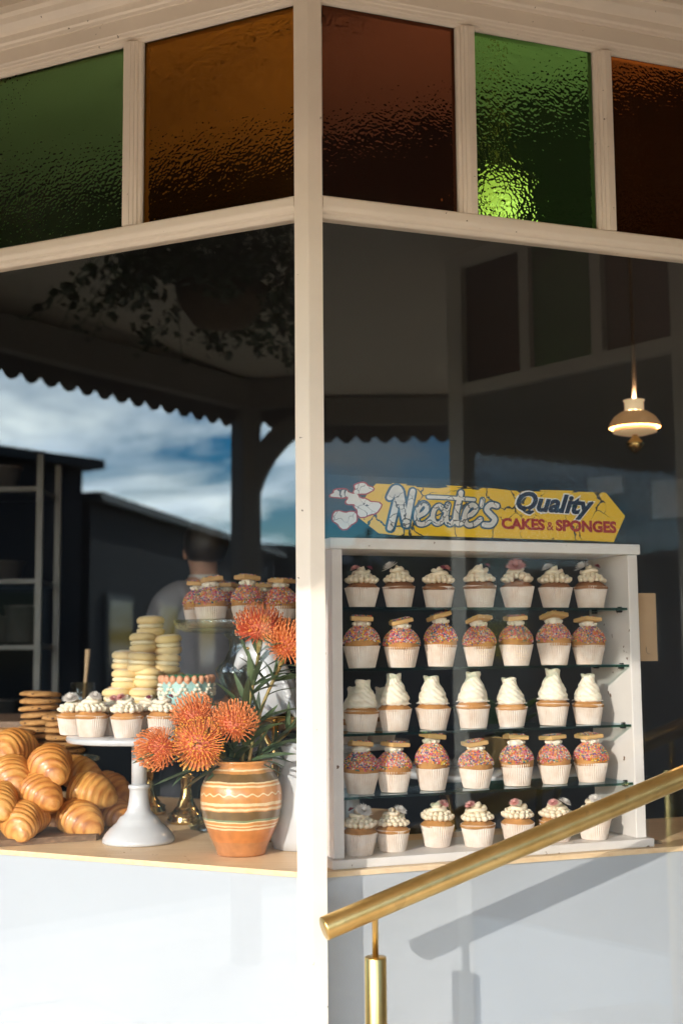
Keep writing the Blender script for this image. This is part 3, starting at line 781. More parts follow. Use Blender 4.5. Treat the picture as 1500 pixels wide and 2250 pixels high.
# ================================================================== HANDRAIL
R0 = Vector((-0.043, 2.618, 1.051)); RD = Vector((0.939, 0.344, 0.306)).normalized()
hr = thing('handrail', 'thick brushed brass handrail sloping up in front of the right window', 'handrail', (0.07, 2.66, 0.006))
mb = MB()
rad = 0.0243
q = [R0 + RD*t for t in (0.0, 0.0015, 0.004, 0.3, 0.8, 1.2, 1.66, 1.663)]
mb.tube(q, [rad*0.93, rad*0.985, rad, rad, rad, rad, rad, rad*0.95], 40)
M['rail'] = pm('brushed_brass_rail', (0.82, 0.60, 0.26), 0.34, 0.14, 9, metal=1.0, bump=0.10, bscale=160, specks=((0.66, 0.46, 0.19), 22, 0.64), col2=(0.62, 0.40, 0.13))
mb.build('rail', M['rail'], hr, world=True)
for s_, z0_ in ((0.117, 0.006), (1.16, 0.30)):
    p = R0 + RD*s_*1.0
    mb = MB(); mb.lathe([(0.0225, z0_), (0.0225, p.z-0.101), (0.0215, p.z-0.0995), (0.0075, p.z-0.0990)], 28, c=(p.x, p.y, 0)); b_ = mb.build('baluster', M['brass'], hr, world=True)
    mb = MB(); mb.lathe([(0.0065, p.z-0.0995), (0.0065, p.z-0.026), (0.010, p.z-0.022), (0.012, p.z-0.018)], 16, c=(p.x, p.y, 0)); mb.build('rail_pin', M['brass'], b_)
    mb = MB(); mb.lathe([(0.045, z0_-0.002), (0.045, z0_+0.006), (0.024, z0_+0.010)], 28, c=(p.x, p.y, 0)); mb.build('base_plate', M['brass'], b_)

# ================================================================== COUNTER
ct = thing('display_counter', 'pale blue display counter with a thin light timber top running behind both panes', 'counter', (C.x, C.y+0.2, FLOOR))
cf = 0.066
pts = [WL(2.3, cf, 0), WL(cf*HALF, cf, 0), WR(1.62, cf, 0), WR(1.62, 0.52, 0), WR(0.40, 0.52, 0), Vector((0.18, 3.95, 0)), WL(2.3, 1.2, 0)]
mb = MB(); mb.prism([(p.x, p.y) for p in pts], ZE, ZT); mb.build('counter_top', M['counter'], ct, world=True)
for wl_, e_ in ((WL, 2.3), (WR, 1.62)):
    mb = MB(); ext(mb, wl_, 0.0, e_, [(0.072, 0.30), (0.09, 0.30), (0.09, ZE-0.0005), (0.072, ZE-0.0005)], miter=True); mb.build('front_panel', M['panel'], ct, world=True)

# ================================================================== DISPLAY CABINET
CX, CY = 0.086, 0.10
cabp = WR(CX, CY, ZT)
cab = thing('display_cabinet', 'old white painted open cabinet with glass shelves behind the right pane', 'cabinet', tuple(cabp), aR)
CWD, CDP, CHT = 0.833, 0.193, 0.759
def cb(name, a, b, mat, par=cab, bev=0.0025):
    mb = MB(); mb.cbox(a, b, bev); return mb.build(name, mat, par)
cb('side_panel', (0, 0, 0.0215), (0.026, CDP, CHT-0.0265), M['cabinet'])
cb('side_panel', (CWD-0.029, 0, 0.0215), (CWD, CDP, CHT-0.0265), M['cabinet'])
cb('top_board', (-0.006, -0.006, CHT-0.026), (CWD+0.006, CDP+0.004, CHT), M['cabinet'])
cb('base_board', (-0.010, -0.016, 0.0005), (CWD+0.012, CDP+0.004, 0.021), M['cabinet'])
shelf_z = [1.711 - ZT, 1.567 - ZT, 1.4165 - ZT, 1.272 - ZT]
for z in shelf_z:
    mb = MB(); mb.box((0.0275, 0.006, z-0.003), (CWD-0.0305, CDP-0.004, z+0.003), 0)
    for fi in range(len(mb.m)):
        if fi >= 2: mb.m[fi] = 1
    sh = mb.build('glass_shelf', [M['shelf_glass'], M['shelf_edge']], cab)
    for xx in (0.0265, CWD-0.041):
        for yy in (0.03, 0.15):
            mb = MB(); mb.cbox((xx, yy, z-0.0085), (xx+0.0115, yy+0.012, z-0.0035), 0.001); mb.cbox((xx+0.002 if xx > 0.1 else xx, yy+0.002, z+0.0035), (xx+0.0115 if xx > 0.1 else xx + 0.009, yy+0.009, z+0.0065), 0.0008)
            mb.build('shelf_clip', M['darkmetal'], sh)

# ---- sign on top of the cabinet
sg = thing('arrow_sign', 'worn yellow arrow sign lettered for cakes and sponges, standing on the white cabinet', 'sign', tuple(WR(0.079, 0.104, ZT+CHT+0.0005)), aR)
SWd, SHt = 0.812, 0.149
mb = MB(); mb.cbox((0, 0, 0), (SWd, 0.003, SHt), 0.0008); mb.build('acrylic_sheet', M['acrylic'], sg)
# photo strip of the sign (crop of 1500 px) -> sheet coordinates
def sp(x, y):
    # corners of the sheet in that crop: (26,17) (1443,87) (1443,352) (26,326)
    u = (x - 26)/(1443 - 26)
    ytop = 17 + 70*u; ybot = 326 + 26*u
    v = (ybot - y)/(ybot - ytop)
    return u*SWd, v*SHt
def flat(name, poly, mat, y, par=sg, th=0.0004):
    mb = MB(); n = len(poly)
    mb.add([(p[0], -y, p[1]) for p in poly] + [(p[0], -y+th, p[1]) for p in poly],
           [list(range(n)), list(range(n, 2*n))[::-1]] + [(i, n+i, n+(i+1) % n, (i+1) % n) for i in range(n)])
    return mb.build(name, mat, par)
rr = random.Random(11)
edge = []
top = [(240,62),(300,66),(420,74),(425,80),(520,84),(600,80),(640,88),(760,90),(900,98),(1010,104),(1200,112),(1345,118)]
for x, y in top: edge.append((x + rr.uniform(-6, 6), y + rr.uniform(-4, 4)))
edge += [(1440, 222), (1376, 342)]
for x, y in [(1260,338),(1100,334),(900,330),(700,322),(480,316),(330,312),(248,304),(160,228),(178,150),(210,95)]: edge.append((x, y + rr.uniform(-3, 3)))
arrow = flat('arrow_board', [sp(*p) for p in edge][::-1], M['yellow'], 0.0006)
for x0, x1, y0 in ((560, 640, 72), (655, 760, 77), (1010, 1180, 97), (1200, 1340, 107), (310, 380, 60)):
    flat('paint_flake', [sp(x0, y0), sp(x1, y0+5), sp(x1-8, y0+11), sp((x0+x1)/2, y0+9), sp(x0+6, y0+7)][::-1], M['yellow'], 0.0007)
def strokes(name, polys, wid, mat, y, par=sg):
    """painted brush strokes: flat round-ended ribbons"""
    mb = MB(); k = 0
    for pl, wm in polys:
        P = []
        cps = [Vector((p[0], p[1], 0)) for p in pl]
        for i in range(len(cps)-1):       # catmull-rom
            p0, p1, p2, p3 = cps[max(i-1,0)], cps[i], cps[i+1], cps[min(i+2, len(cps)-1)]
            for t_ in (0, .25, .5, .75):
                P.append(0.5*((2*p1) + (p2-p0)*t_ + (2*p0-5*p1+4*p2-p3)*t_*t_ + (3*p1-p0-3*p2+p3)*t_**3))
        P.append(cps[-1])
        W2 = wid*wm/2
        for i, p in enumerate(P):
            k += 1; yy = y + k*0.0000004
            ring = [sp(p.x + W2*math.cos(a*PI/5), p.y + W2*math.sin(a*PI/5)) for a in range(10)]
            mb.add([(q[0], -yy, q[1]) for q in ring], [tuple(range(10))])
            if i:
                a, b = P[i-1], p; d = (b-a)
                if d.length < 1e-6: continue
                n = Vector((-d.y, d.x, 0)).normalized()*W2
                mb.add([(q[0], -yy-0.0000002, q[1]) for q in (sp(*(a+n)[:2]), sp(*(b+n)[:2]), sp(*(b-n)[:2]), sp(*(a-n)[:2]))], [(0,1,2,3)])
    return mb.build(name, mat, par)
NE = [([(300,280),(316,210),(336,125),(342,92),(322,88),(300,130)],1.15), ([(346,100),(358,180),(372,262)],1.2), ([(374,262),(388,180),(404,100)],1.0),
      ([(418,225),(455,205),(470,178),(452,160),(428,185),(418,225),(430,258),(462,255),(492,228)],0.85),
      ([(546,192),(526,170),(502,190),(494,228),(508,256),(532,250),(548,222)],0.78), ([(566,166),(556,215),(560,250),(578,258),(596,238)],0.85),
      ([(628,108),(612,170),(602,225),(612,256),(636,246)],0.95), ([(474,128),(560,132),(690,142)],0.62),
      ([(640,228),(676,212),(698,184),(682,166),(656,186),(642,228),(656,262),(690,258),(718,236)],0.85),
      ([(730,142),(724,172)],0.7), ([(798,172),(768,166),(748,188),(766,212),(786,236),(768,262),(734,262)],0.95)]
strokes('script_lettering_outline', NE, 43, M['sign_blue'], 0.0012)
strokes('script_lettering', NE, 25, M['sign_white'], 0.0017)
def lettering(name, body, x0, y0, x1, y1, mat, shear=0.0, off=0.0, y=0.0014, par=sg):
    cu = bpy.data.curves.new('lettering', 'FONT'); cu.body = body; cu.size = 1.0; cu.shear = shear; cu.offset = off
    cu.extrude = 0.0; cu.resolution_u = 4
    tmp = bpy.data.objects.new('tmp_text', cu); COL.objects.link(tmp)
    dg = bpy.context.evaluated_depsgraph_get(); dg.update()
    me = bpy.data.meshes.new_from_object(tmp.evaluated_get(dg))
    bpy.data.objects.remove(tmp); bpy.data.curves.remove(cu)
    xs = [v.co.x for v in me.vertices]; ys = [v.co.y for v in me.vertices]
    ax, bx, ay, by = min(xs), max(xs), min(ys), max(ys)
    for v in me.vertices:
        u = (v.co.x-ax)/(bx-ax); t_ = (v.co.y-ay)/(by-ay)
        px_ = x0 + (x1-x0)*u
        pyb = y0[0] + (y1[0]-y0[0])*u if isinstance(y0, tuple) else 0
        pyt = y0[1] + (y1[1]-y0[1])*u
        a = sp(px_, pyb + (pyt-pyb)*t_)
        v.co = Vector((a[0], -y, a[1]))
    me.materials.clear(); me.materials.append(mat); me.update()
    return put(name, me, par)
lettering('italic_lettering_outline', 'Quality', 884, ((226, 94)), 1290, ((250, 124)), M['sign_white'], 0.32, 0.075, 0.0012)
lettering('italic_lettering', 'Quality', 892, ((220, 100)), 1282, ((244, 130)), M['sign_navy'], 0.32, 0.040, 0.0016)
lettering('capital_lettering', 'CAKES', 818, (282, 228), 1030, (289, 234), M['sign_red'], 0.0, 0.05, 0.0014)
lettering('ampersand', '&', 1040, (288, 248), 1074, (289, 249), M['sign_red'], 0.0, 0.012, 0.0014)
lettering('capital_lettering', 'SPONGES', 1084, (291, 237), 1392, (302, 246), M['sign_red'], 0.0, 0.05, 0.0014)
# white and red patches standing in for a painted figure at the blunt end
for nm, mt, y_, grow in (('red_figure_rim', 'sign_red', 0.0011, 7), ('white_figure_patch', 'sign_white', 0.0015, 0)):
    for cx, cy_, rx, ry, ph in ((84, 112, 44, 20, 0.3), (178, 88, 40, 26, 1.0), (196, 180, 56, 40, 2.0), (98, 236, 52, 40, 3.0), (140, 140, 34, 26, 0.6)):
        poly = []
        for i in range(22):
            a = 2*PI*i/22; k = 1 + 0.16*math.sin(3*a+ph) + 0.10*math.sin(5*a+2*ph)
            poly.append(sp(cx + (rx*k+grow)*math.cos(a), cy_ + (ry*k+grow)*math.sin(a)))
        flat(nm, poly, M[mt], y_ + cx*1e-7)

# ================================================================== CUPCAKES
def liner_mesh(name='liner', r0=0.031, r1=0.041, h=0.052, n=44):
    mb = MB(); rings = []
    for z, r in ((0.0, r0*0.96), (0.001, r0), (h*0.5, (r0+r1)/2), (h, r1)):
        ring = []
        for i in range(2*n):
            a = PI*i/n; k = 1 + (0.034 if i % 2 else -0.034)*(0.4 + 0.6*z/h)*(0.7+0.3*math.sin(a*5+2))
            ring.append((r*k*math.cos(a), r*k*math.sin(a), z + (0.0006*math.sin(a*3) if z == h else 0)))
        rings.append(ring)
    mb.loft(rings, 0, False, True)
    mb.f.pop(); mb.m.pop(); mb.s.pop()
    return mb.mesh(name, M['liner'])
LINERS = [liner_mesh(), liner_mesh(r1=0.0425, h=0.050), liner_mesh(r0=0.0315, r1=0.0405, h=0.053)]
def dome_mesh(name, mat, r, z0, z1, h, bulge=0.10, seed=0, flatp=2.2):
    mb = MB(); rings = []
    for k in range(11):
        t_ = k/10
        z = z0 + (z1-z0)*t_
        rr_ = r*(1 + bulge*math.sin(PI*min(t_*2.2, 1)))*max(0.02, (1-t_**flatp))**0.5
        ring = []
        for i in range(28):
            a = 2*PI*i/28
            nz = mnoise.noise(Vector((math.cos(a)*1.7, math.sin(a)*1.7, t_*2+seed*9)))*0.06
            ring.append((rr_*(1+nz)*math.cos(a), rr_*(1+nz)*math.sin(a), z*(1+nz*0.15)))
        rings.append(ring)
    mb.loft(rings, 0, True, True)
    return mb.mesh(name, mat)
LOW = {k: [dome_mesh('sponge', M[k], 0.0385, 0.044, 0.070, 0.02, 0.10, s) for s in range(3)] for k in ('darkcake', 'cake')}
def shell(mb, c, r, dirv, mi=0):
    q_ = Vector((1,0,0)).rotation_difference(Vector(dirv)).to_matrix()
    mb.ball(c, r, 8, 5, mi, (1.35, 0.85, 0.9), q_)
def frost_piped(seed, mat):
    rr = random.Random(seed); mb = MB()
    gap = rr.uniform(0, 2*PI)
    for ring, (r_, z_, n_, sz) in enumerate(((0.0325, 0.0685, 15, 0.0083), (0.0250, 0.0755, 13, 0.0078), (0.015, 0.081, 8, 0.008))):
        for i in range(n_):
            a = 2*PI*i/n_ + ring*0.3
            if ring == 0 and seed % 3 == 1 and abs(((a-gap+PI) % (2*PI))-PI) < 0.55: continue
            s_ = sz*rr.uniform(0.85, 1.15)
            if seed % 2: mb.ball((r_*math.cos(a), r_*math.sin(a), z_+rr.uniform(-0.001, 0.001)), s_*0.92, 9, 6, 0, (1, 1, 0.9))
            else: shell(mb, (r_*math.cos(a), r_*math.sin(a), z_+rr.uniform(-0.001, 0.001)), s_, (math.cos(a), math.sin(a), 0.5))
    # folded ribbon across the top
    a0 = rr.uniform(0, 2*PI)
    def ribbon(pts, wv, th):
        mb.tube(pts, wv, 10, sec=lambda an, k: 1.0 if abs(math.cos(an)) > 0.7 else 0.55)
    pts = []
    for i in range(26):
        t_ = i/25; a = a0 + t_*3.6*PI; r_ = 0.019*(1-t_)+0.003
        pts.append((r_*math.cos(a), r_*math.sin(a), 0.083 + 0.017*t_ + 0.002*math.sin(a*3)))
    ribbon(pts, [0.0088*(1-0.35*i/25) for i in range(26)], 0.5)
    return mb.mesh('frosting', mat)
FROST = {'cream': [frost_piped(s, M['cream']) for s in range(5)], 'white': [frost_piped(s+20, M['white_cream']) for s in range(3)]}
def straw(mat, r=0.017, n=18, seed=0, name='dried_flower'):
    rr = random.Random(seed); mb = MB()
    for ring in range(5):
        t_ = ring/4; el = 0.15 + 1.2*t_; ln = r*(1-0.35*t_); nn = int(n*(1-0.5*t_))
        for i in range(nn):
            a = 2*PI*(i+0.5*ring)/nn + rr.uniform(-.1,.1)
            d = Vector((math.cos(a)*math.cos(el), math.sin(a)*math.cos(el), math.sin(el)))
            sd = Vector((-math.sin(a), math.cos(a), 0))*ln*0.16
            mid = d*ln*0.55 + Vector((0,0,-0.001)); tip = d*ln*rr.uniform(0.9, 1.08)
            mb.add([Vector((0,0,0)), mid+sd, tip, mid-sd], [(0,1,2,3)])
    mb.ball((0,0,r*0.35), r*0.3, 8, 5)
    return mb.mesh(name, mat)
STRAW = {'pink': straw(M['strawpink'], 0.029, 20, 1), 'white': straw(M['strawwhite'], 0.019, 18, 2), 'plum': straw(M['strawdark'], 0.010, 10, 3), 'blush': straw(M['petal_p'] if False else M['strawpink'], 0.0155, 16, 4), 'big_white': straw(M['strawwhite'], 0.024, 20, 5)}
# egg shaped sprinkled cake
def egg(z0, z1, r):
    prof = []
    for k in range(13):
        t_ = k/12
        prof.append((r*(1.0 + 0.05*math.sin(PI*t_*1.3))*max(0.0, 1-t_**2.6)**0.55 + 0.0005, z0+(z1-z0)*t_))
    return prof
def sprinkle_mesh(seed, z0, z1, r, zmin, count=2000, sz=0.0021):
    rr = random.Random(seed); mb = MB()
    prof = egg(z0, z1, r)
    for _ in range(count):
        t_ = rr.uniform(0, 1)**0.8
        a = rr.uniform(0, 2*PI); k = t_*12; i = min(int(k), 11); f_ = k-i
        R_ = prof[i][0]*(1-f_)+prof[i+1][0]*f_; z = prof[i][1]*(1-f_)+prof[i+1][1]*f_
        if rr.random() > R_/r + 0.15: continue
        if z < zmin + 0.004*math.sin(a*2+seed) + rr.uniform(-0.001, 0.001): continue
        p = Vector((R_*math.cos(a), R_*math.sin(a), z)); s_ = sz*rr.uniform(0.85, 1.15)
        mi = rr.choices(range(7), (21, 15, 15, 14, 14, 12, 14))[0]
        mb.add([p+Vector(d)*s_ for d in ((1,0,0),(0,1,0),(-1,0,0),(0,-1,0),(0,0,1),(0,0,-1))], [(0,1,4),(1,2,4),(2,3,4),(3,0,4),(1,0,5),(2,1,5),(3,2,5),(0,3,5)], mi)
    return mb.mesh('sprinkles', M['spr'])
EGGS = []
for s in range(4):
    mb = MB(); mb.lathe(egg(0.046, 0.104+0.003*(s-1), 0.0395), 28, fn=lambda r, a, z: r*(1+0.02*math.sin(2*a+s)), smooth=True)
    mb.m = [1 if min(mb.v[i][2] for i in f) > 0.063 else 0 for f in mb.f]
    EGGS.append((mb.mesh('sponge', [M['cake'], M['icing']]), sprinkle_mesh(s, 0.046, 0.104+0.003*(s-1), 0.0412, 0.060), 0.104+0.003*(s-1)))
def rosette_mesh(seed, r=0.022, h=0.016, mat='white_cream'):
    mb = MB(); rr = random.Random(seed)
    pts = []; rad = []
    for i in range(30):
        t_ = i/29; a = t_*3.4*PI + seed
        pts.append((r*0.62*(1-0.75*t_)*math.cos(a), r*0.62*(1-0.75*t_)*math.sin(a), h*0.35 + h*0.5*t_)); rad.append(r*0.40*(1-0.25*t_))
    mb.tube(pts, rad, 14, sec=lambda an, k: 1+0.13*math.cos(5*an+k*0.5))
    for i in range(9):
        a = 2*PI*i/9; shell(mb, (r*0.78*math.cos(a), r*0.78*math.sin(a), h*0.35), r*0.24, (math.cos(a), math.sin(a), 0.8))
    return mb.mesh('cream_rosette', M[mat])
ROS = [rosette_mesh(s) for s in range(3)]
def biscuit_mesh(seed):
    rr = random.Random(seed); mb = MB(); w_ = 0.026; h = 0.011
    mb.cbox((-w_, -w_, 0), (w_, w_, h), 0.003)
    return mb.mesh('square_biscuit', M['shortbread'])
BIS = biscuit_mesh(0)
def biscuit_spr(seed):
    rr = random.Random(seed+50); mb = MB()
    for _ in range(260):
        p = Vector((rr.gauss(0, 0.011), rr.gauss(0, 0.011), 0.0115 + rr.uniform(0, 0.0015)))
        if max(abs(p.x), abs(p.y)) > 0.022: continue
        s_ = 0.0019; mi = rr.randrange(7)
        mb.add([p+Vector(d)*s_ for d in ((1,0,0),(0,1,0),(-1,0,0),(0,-1,0),(0,0,1),(0,0,-1))], [(0,1,4),(1,2,4),(2,3,4),(3,0,4),(1,0,5),(2,1,5),(3,2,5),(0,3,5)], mi)
    return mb.mesh('sprinkles', M['spr'])
BSP = [biscuit_spr(s) for s in range(2)]
def swirl_mesh(seed):
    """tall whipped swirl with slanting grooves, a soft spiral step and a flared open top"""
    mb = MB(); rr = random.Random(seed)
    lx, ly = rr.uniform(-0.005, 0.005), rr.uniform(-0.003, 0.003)
    prof_ = [(0.058, 0.030), (0.062, 0.0345), (0.070, 0.0355), (0.078, 0.0338), (0.086, 0.0310), (0.094, 0.0272), (0.101, 0.0245), (0.107, 0.0212), (0.1115, 0.0184), (0.116, 0.0170), (0.122, 0.0172), (0.128, 0.0185), (0.131, 0.0178), (0.1305, 0.0120), (0.127, 0.004)]
    hs = rr.uniform(0.92, 1.06); gro = rr.choice((9, 10, 11)); rings = []
    fine = []
    for i in range(len(prof_)-1):
        for t_ in (0, 1/3, 2/3): fine.append((prof_[i][0]+(prof_[i+1][0]-prof_[i][0])*t_, prof_[i][1]+(prof_[i+1][1]-prof_[i][1])*t_))
    fine.append(prof_[-1])
    for z, r in fine:
        t_ = (z-0.058)/0.073; ring = []
        for i in range(60):
            a = 2*PI*i/60
            g = abs(math.sin(gro*0.5*(a + 3.2*t_ + seed)))**0.7
            sp_ = (t_*3.1 - a/(2*PI) + seed*0.3) % 1.0
            k = 1 + 0.12*(g-0.6) - 0.10*max(0, 1-sp_*5) - 0.05*max(0, sp_*5-4) + 0.10*mnoise.noise(Vector((math.cos(a)*1.3, math.sin(a)*1.3, z*45+seed*5)))
            ring.append((r*k*math.cos(a)+lx*t_, r*k*math.sin(a)+ly*t_, 0.058+(z-0.058)*hs + 0.0018*math.sin(3*a+seed)*t_))
        rings.append(ring)
    mb.loft(rings, 0, True, True)
    return mb.mesh('cream_swirl', M['white_cream'])
SWL = [swirl_mesh(s) for s in range(7)]
def topdust(seed):
    mb = MB(); rr = random.Random(seed)
    for _ in range(260):
        a = rr.uniform(0, 2*PI); r_ = rr.uniform(0.026, 0.041); p = Vector((r_*math.cos(a), r_*math.sin(a), 0.0575 + 0.010*max(0, 1-(r_/0.043)**2.2)**0.5)); s_ = 0.0011
        mb.add([p+Vector(d)*s_ for d in ((1,0,0),(0,1,0),(-1,0,0),(0,-1,0),(0,0,1),(0,0,-1))], [(0,1,4),(1,2,4),(2,3,4),(3,0,4),(1,0,5),(2,1,5),(3,2,5),(0,3,5)])
    return mb.mesh('coconut_dust', M['strawwhite'])
DUST = topdust(4)
def cupcake_flower(loc, label, group, seed, sponge='darkcake', frost='cream', flower=(('white', 0.0),), sc=1.0):
    rr = random.Random(seed)
    t_ = thing('cupcake', label, 'cupcake', loc, rr.uniform(0, 6.28), group); t_.scale = (sc,)*3
    v_ = rr.uniform(0.955, 1.04); t_.scale = (sc*v_, sc*v_, sc*rr.uniform(0.93, 1.06)); t_.rotation_euler.x = rr.uniform(-0.02, 0.02); t_.rotation_euler.y = rr.uniform(-0.02, 0.02)
    put('liner', rr.choice(LINERS), t_)
    put('sponge', rr.choice(LOW[sponge]), t_)
    put('frosting', FROST[frost][seed % len(FROST[frost])], t_)
    rz = t_.rotation_euler.z
    for kind, ang in flower:       # ang: screen direction, 0 = right, 90 = towards the viewer
        a = -math.radians(ang) - rz
        r_ = 0.020 if kind != 'pink' else 0.014
        tilt = Vector((math.cos(a)*0.55, math.sin(a)*0.55, 1)).normalized()
        f_ = put('dried_flower', STRAW[kind], t_, (r_*math.cos(a), r_*math.sin(a), 0.099 if kind != 'plum' else 0.101))
        f_.rotation_euler = Vector((0,0,1)).rotation_difference(tilt).to_euler()
    return t_
def cupcake_sprinkle(loc, label, group, seed, tilt=(0, 0), yaw=None, sc=1.0):
    rr = random.Random(seed*7+1)
    t_ = thing('cupcake', label, 'cupcake', loc, rr.uniform(0, 6.28), group); t_.scale = (sc,)*3
    v_ = rr.uniform(0.955, 1.04); t_.scale = (sc*v_, sc*v_, sc*rr.uniform(0.93, 1.06)); t_.rotation_euler.x = rr.uniform(-0.02, 0.02); t_.rotation_euler.y = rr.uniform(-0.02, 0.02)
    put('liner', rr.choice(LINERS), t_)
    e, s_, zt = EGGS[seed % 4]
    put('sponge', e, t_); stuff(put('sprinkles', s_, t_))
    put('cream_rosette', ROS[seed % 3], t_, (0, 0, zt-0.006))
    rz = t_.rotation_euler.z
    b_ = put('square_biscuit', BIS, t_, (rr.uniform(-.004, .004), rr.uniform(-.004, .004), zt+0.0075))
    b_.rotation_euler = (math.radians(tilt[0]), math.radians(tilt[1]), (yaw if yaw is not None else rr.uniform(-0.4, 0.4)) - rz)
    b_.rotation_mode = 'XYZ'
    stuff(put('sprinkles', BSP[seed % 2], b_))
    return t_
def cupcake_swirl(loc, label, group, seed, sc=1.0):
    rr = random.Random(seed*5+2)
    t_ = thing('cupcake', label, 'cupcake', loc, rr.uniform(0, 6.28), group); t_.scale = (sc,)*3
    v_ = rr.uniform(0.955, 1.04); t_.scale = (sc*v_, sc*v_, sc*rr.uniform(0.93, 1.06)); t_.rotation_euler.x = rr.uniform(-0.02, 0.02); t_.rotation_euler.y = rr.uniform(-0.02, 0.02)
    put('liner', rr.choice(LINERS), t_)
    put('sponge', rr.choice(LOW['cake']), t_)
    put('cream_swirl', SWL[seed % 7], t_)
    stuff(put('coconut_dust', DUST, t_))
    return t_
def sR(px_, py_, off):
    n = Vector((iR.x, iR.y, 0)); d = ray(px_, py_); P = E0 + d*(((C + iR*off) - E0).dot(n)/d.dot(n))
    return (P - C).dot(uR)
ORD = ['first', 'second', 'third', 'fourth', 'fifth', 'sixth', 'seventh']
row_z = [1.7145, 1.5705, 1.420, 1.2755, ZT + 0.0215]
rows_x = [[795, 876, 963, 1054, 1137, 1220, 1297], [795, 882, 967, 1054, 1134, 1217, 1293], [793, 868, 951, 1040, 1124, 1214, 1292], [792, 865, 950, 1045, 1136, 1219, 1300], [790, 862, 960, 1051, 1137, 1222, 1305]]
row_y = [1310, 1445, 1590, 1720, 1850]
offs5 = [0.142, 0.165, 0.182, 0.150, 0.145, 0.140, 0.135]
fl_top = [(('blush', 150), ('plum', 20)), (('big_white', 170),), (('plum', 60), ('blush', 10)), (('plum', 15),), (('pink', 100),), (('white', 160),), (('big_white', 165), ('plum', 40))]
tx_top = ['pale flower and plum petals', 'wide white dried flower on its left', 'small brown and blush dried petals', 'a tiny plum flower at its right', 'one large pink strawflower', 'white flower standing at its left', 'white flower and a red fleck']
fl_bot = [(('big_white', 60), ('plum', 180)), (('white', 30),), (('blush', 40),), (('blush', 150),), (('blush', 120),), (('blush', 120), ('white', 20)), (('white', 90),)]
tilts = [[(2,3),(2,-14),(-8,-14),(-18,4),(2,-4),(-14,5),(-8,4)], [], [], [(-6,4),(2,2),(3,6),(2,-9),(-4,5),(-3,-2),(2,-3)]]
yaws2 = [0.05, 0.1, 0.35, 0.62, 0.15, 0.55, 0.5]
for c_ in range(7):
    o1 = 0.165
    cupcake_flower(tuple(WR(sR(rows_x[0][c_], row_y[0], o1), o1, row_z[0])), 'cupcake with %s, %s from left on top shelf' % (tx_top[c_], ORD[c_]), 'flower cupcakes in the cabinet', 30+c_, 'darkcake', 'cream', fl_top[c_])
    cupcake_sprinkle(tuple(WR(sR(rows_x[1][c_], row_y[1], o1), o1, row_z[1])), 'sprinkled cupcake topped with a square biscuit, %s from left on the second shelf' % ORD[c_], 'sprinkled cupcakes in the cabinet', c_, tilts[0][c_], yaws2[c_])
    cupcake_swirl(tuple(WR(sR(rows_x[2][c_], row_y[2], o1), o1, row_z[2])), 'cupcake with a tall white cream swirl, %s from left on the middle shelf' % ORD[c_], 'cream swirl cupcakes in the cabinet', c_)
    cupcake_sprinkle(tuple(WR(sR(rows_x[3][c_], row_y[3], o1), o1, row_z[3])), 'sunlit sprinkled cupcake with a biscuit lid, %s from left on the fourth shelf' % ORD[c_], 'sprinkled cupcakes in the cabinet', c_+9, tilts[3][c_], 0.2+0.13*((c_*3) % 4))
    cupcake_flower(tuple(WR(sR(rows_x[4][c_], row_y[4], offs5[c_]), offs5[c_], row_z[4])), 'golden cupcake with piped cream and a dried flower, %s from left on the cabinet floor' % ORD[c_], 'flower cupcakes in the cabinet', 50+c_, 'cake', 'cream', fl_bot[c_])

# ================================================================== LEFT SIDE OF THE DISPLAY
def base_xy(px_, py_, back=0.0):
    p = onz(px_, py_, ZT); return Vector((p.x, p.y + back, ZT))
# ---- white pedestal cake stand
ws = base_xy(292, 1863, 0.088)
k_ = ws.y/F
wst = thing('cake_stand', 'white pedestal cake stand with a flared foot left of the vase', 'cake stand', tuple(ws))
def prof(pairs, k=k_, y0=1863): return [(r*k, (y0-y)*k) for r, y in pairs]
mb = MB(); mb.lathe(prof([(60, 1862.8), (77, 1861.5), (78, 1857), (76, 1851), (70, 1842), (63, 1834), (54, 1826), (47, 1820), (44, 1814), (42, 1812), (40, 1809), (32, 1804), (26, 1796), (22.5, 1782), (20.5, 1766), (20, 1752), (21, 1750), (23, 1748), (23, 1742), (21, 1741), (17, 1740)]), 56); mb.build('foot', M['ceramic'], wst)
mb = MB(); mb.lathe(prof([(16.5, 1742), (16.5, 1648)]), 32); mb.build('stem', M['ceramic'], wst)
mb = MB(); mb.lathe(prof([(16, 1649), (60, 1648), (152, 1648), (155, 1646), (156, 1642), (156, 1637), (154, 1635), (60, 1635), (10, 1635)]), 72); mb.build('plate', M['ceramic'], wst)
pz = ws.z + (1863-1635)*k_ + 0.0005
pl_cups = [(201, 0.0, 'front left'), (279, -0.03, 'front centre'), (357, -0.01, 'front right'), (160, 0.085, 'back left'), (243, 0.085, 'back centre'), (328, 0.09, 'back right')]
for i, (px_, dy, wd) in enumerate(pl_cups):
    y_ = ws.y - 0.06 + dy
    p = at(px_, 1600, y_)
    cupcake_flower((p.x, y_, pz), 'white frosted cupcake with dried petals, %s on the white cake stand' % wd, 'cupcakes on the white stand', 80+i, 'cake', 'white', ((['white', 'blush', 'plum', 'big_white', 'blush', 'plum'][i], [60, 130, 20, 100, 60, 90][i]),), 1.02)

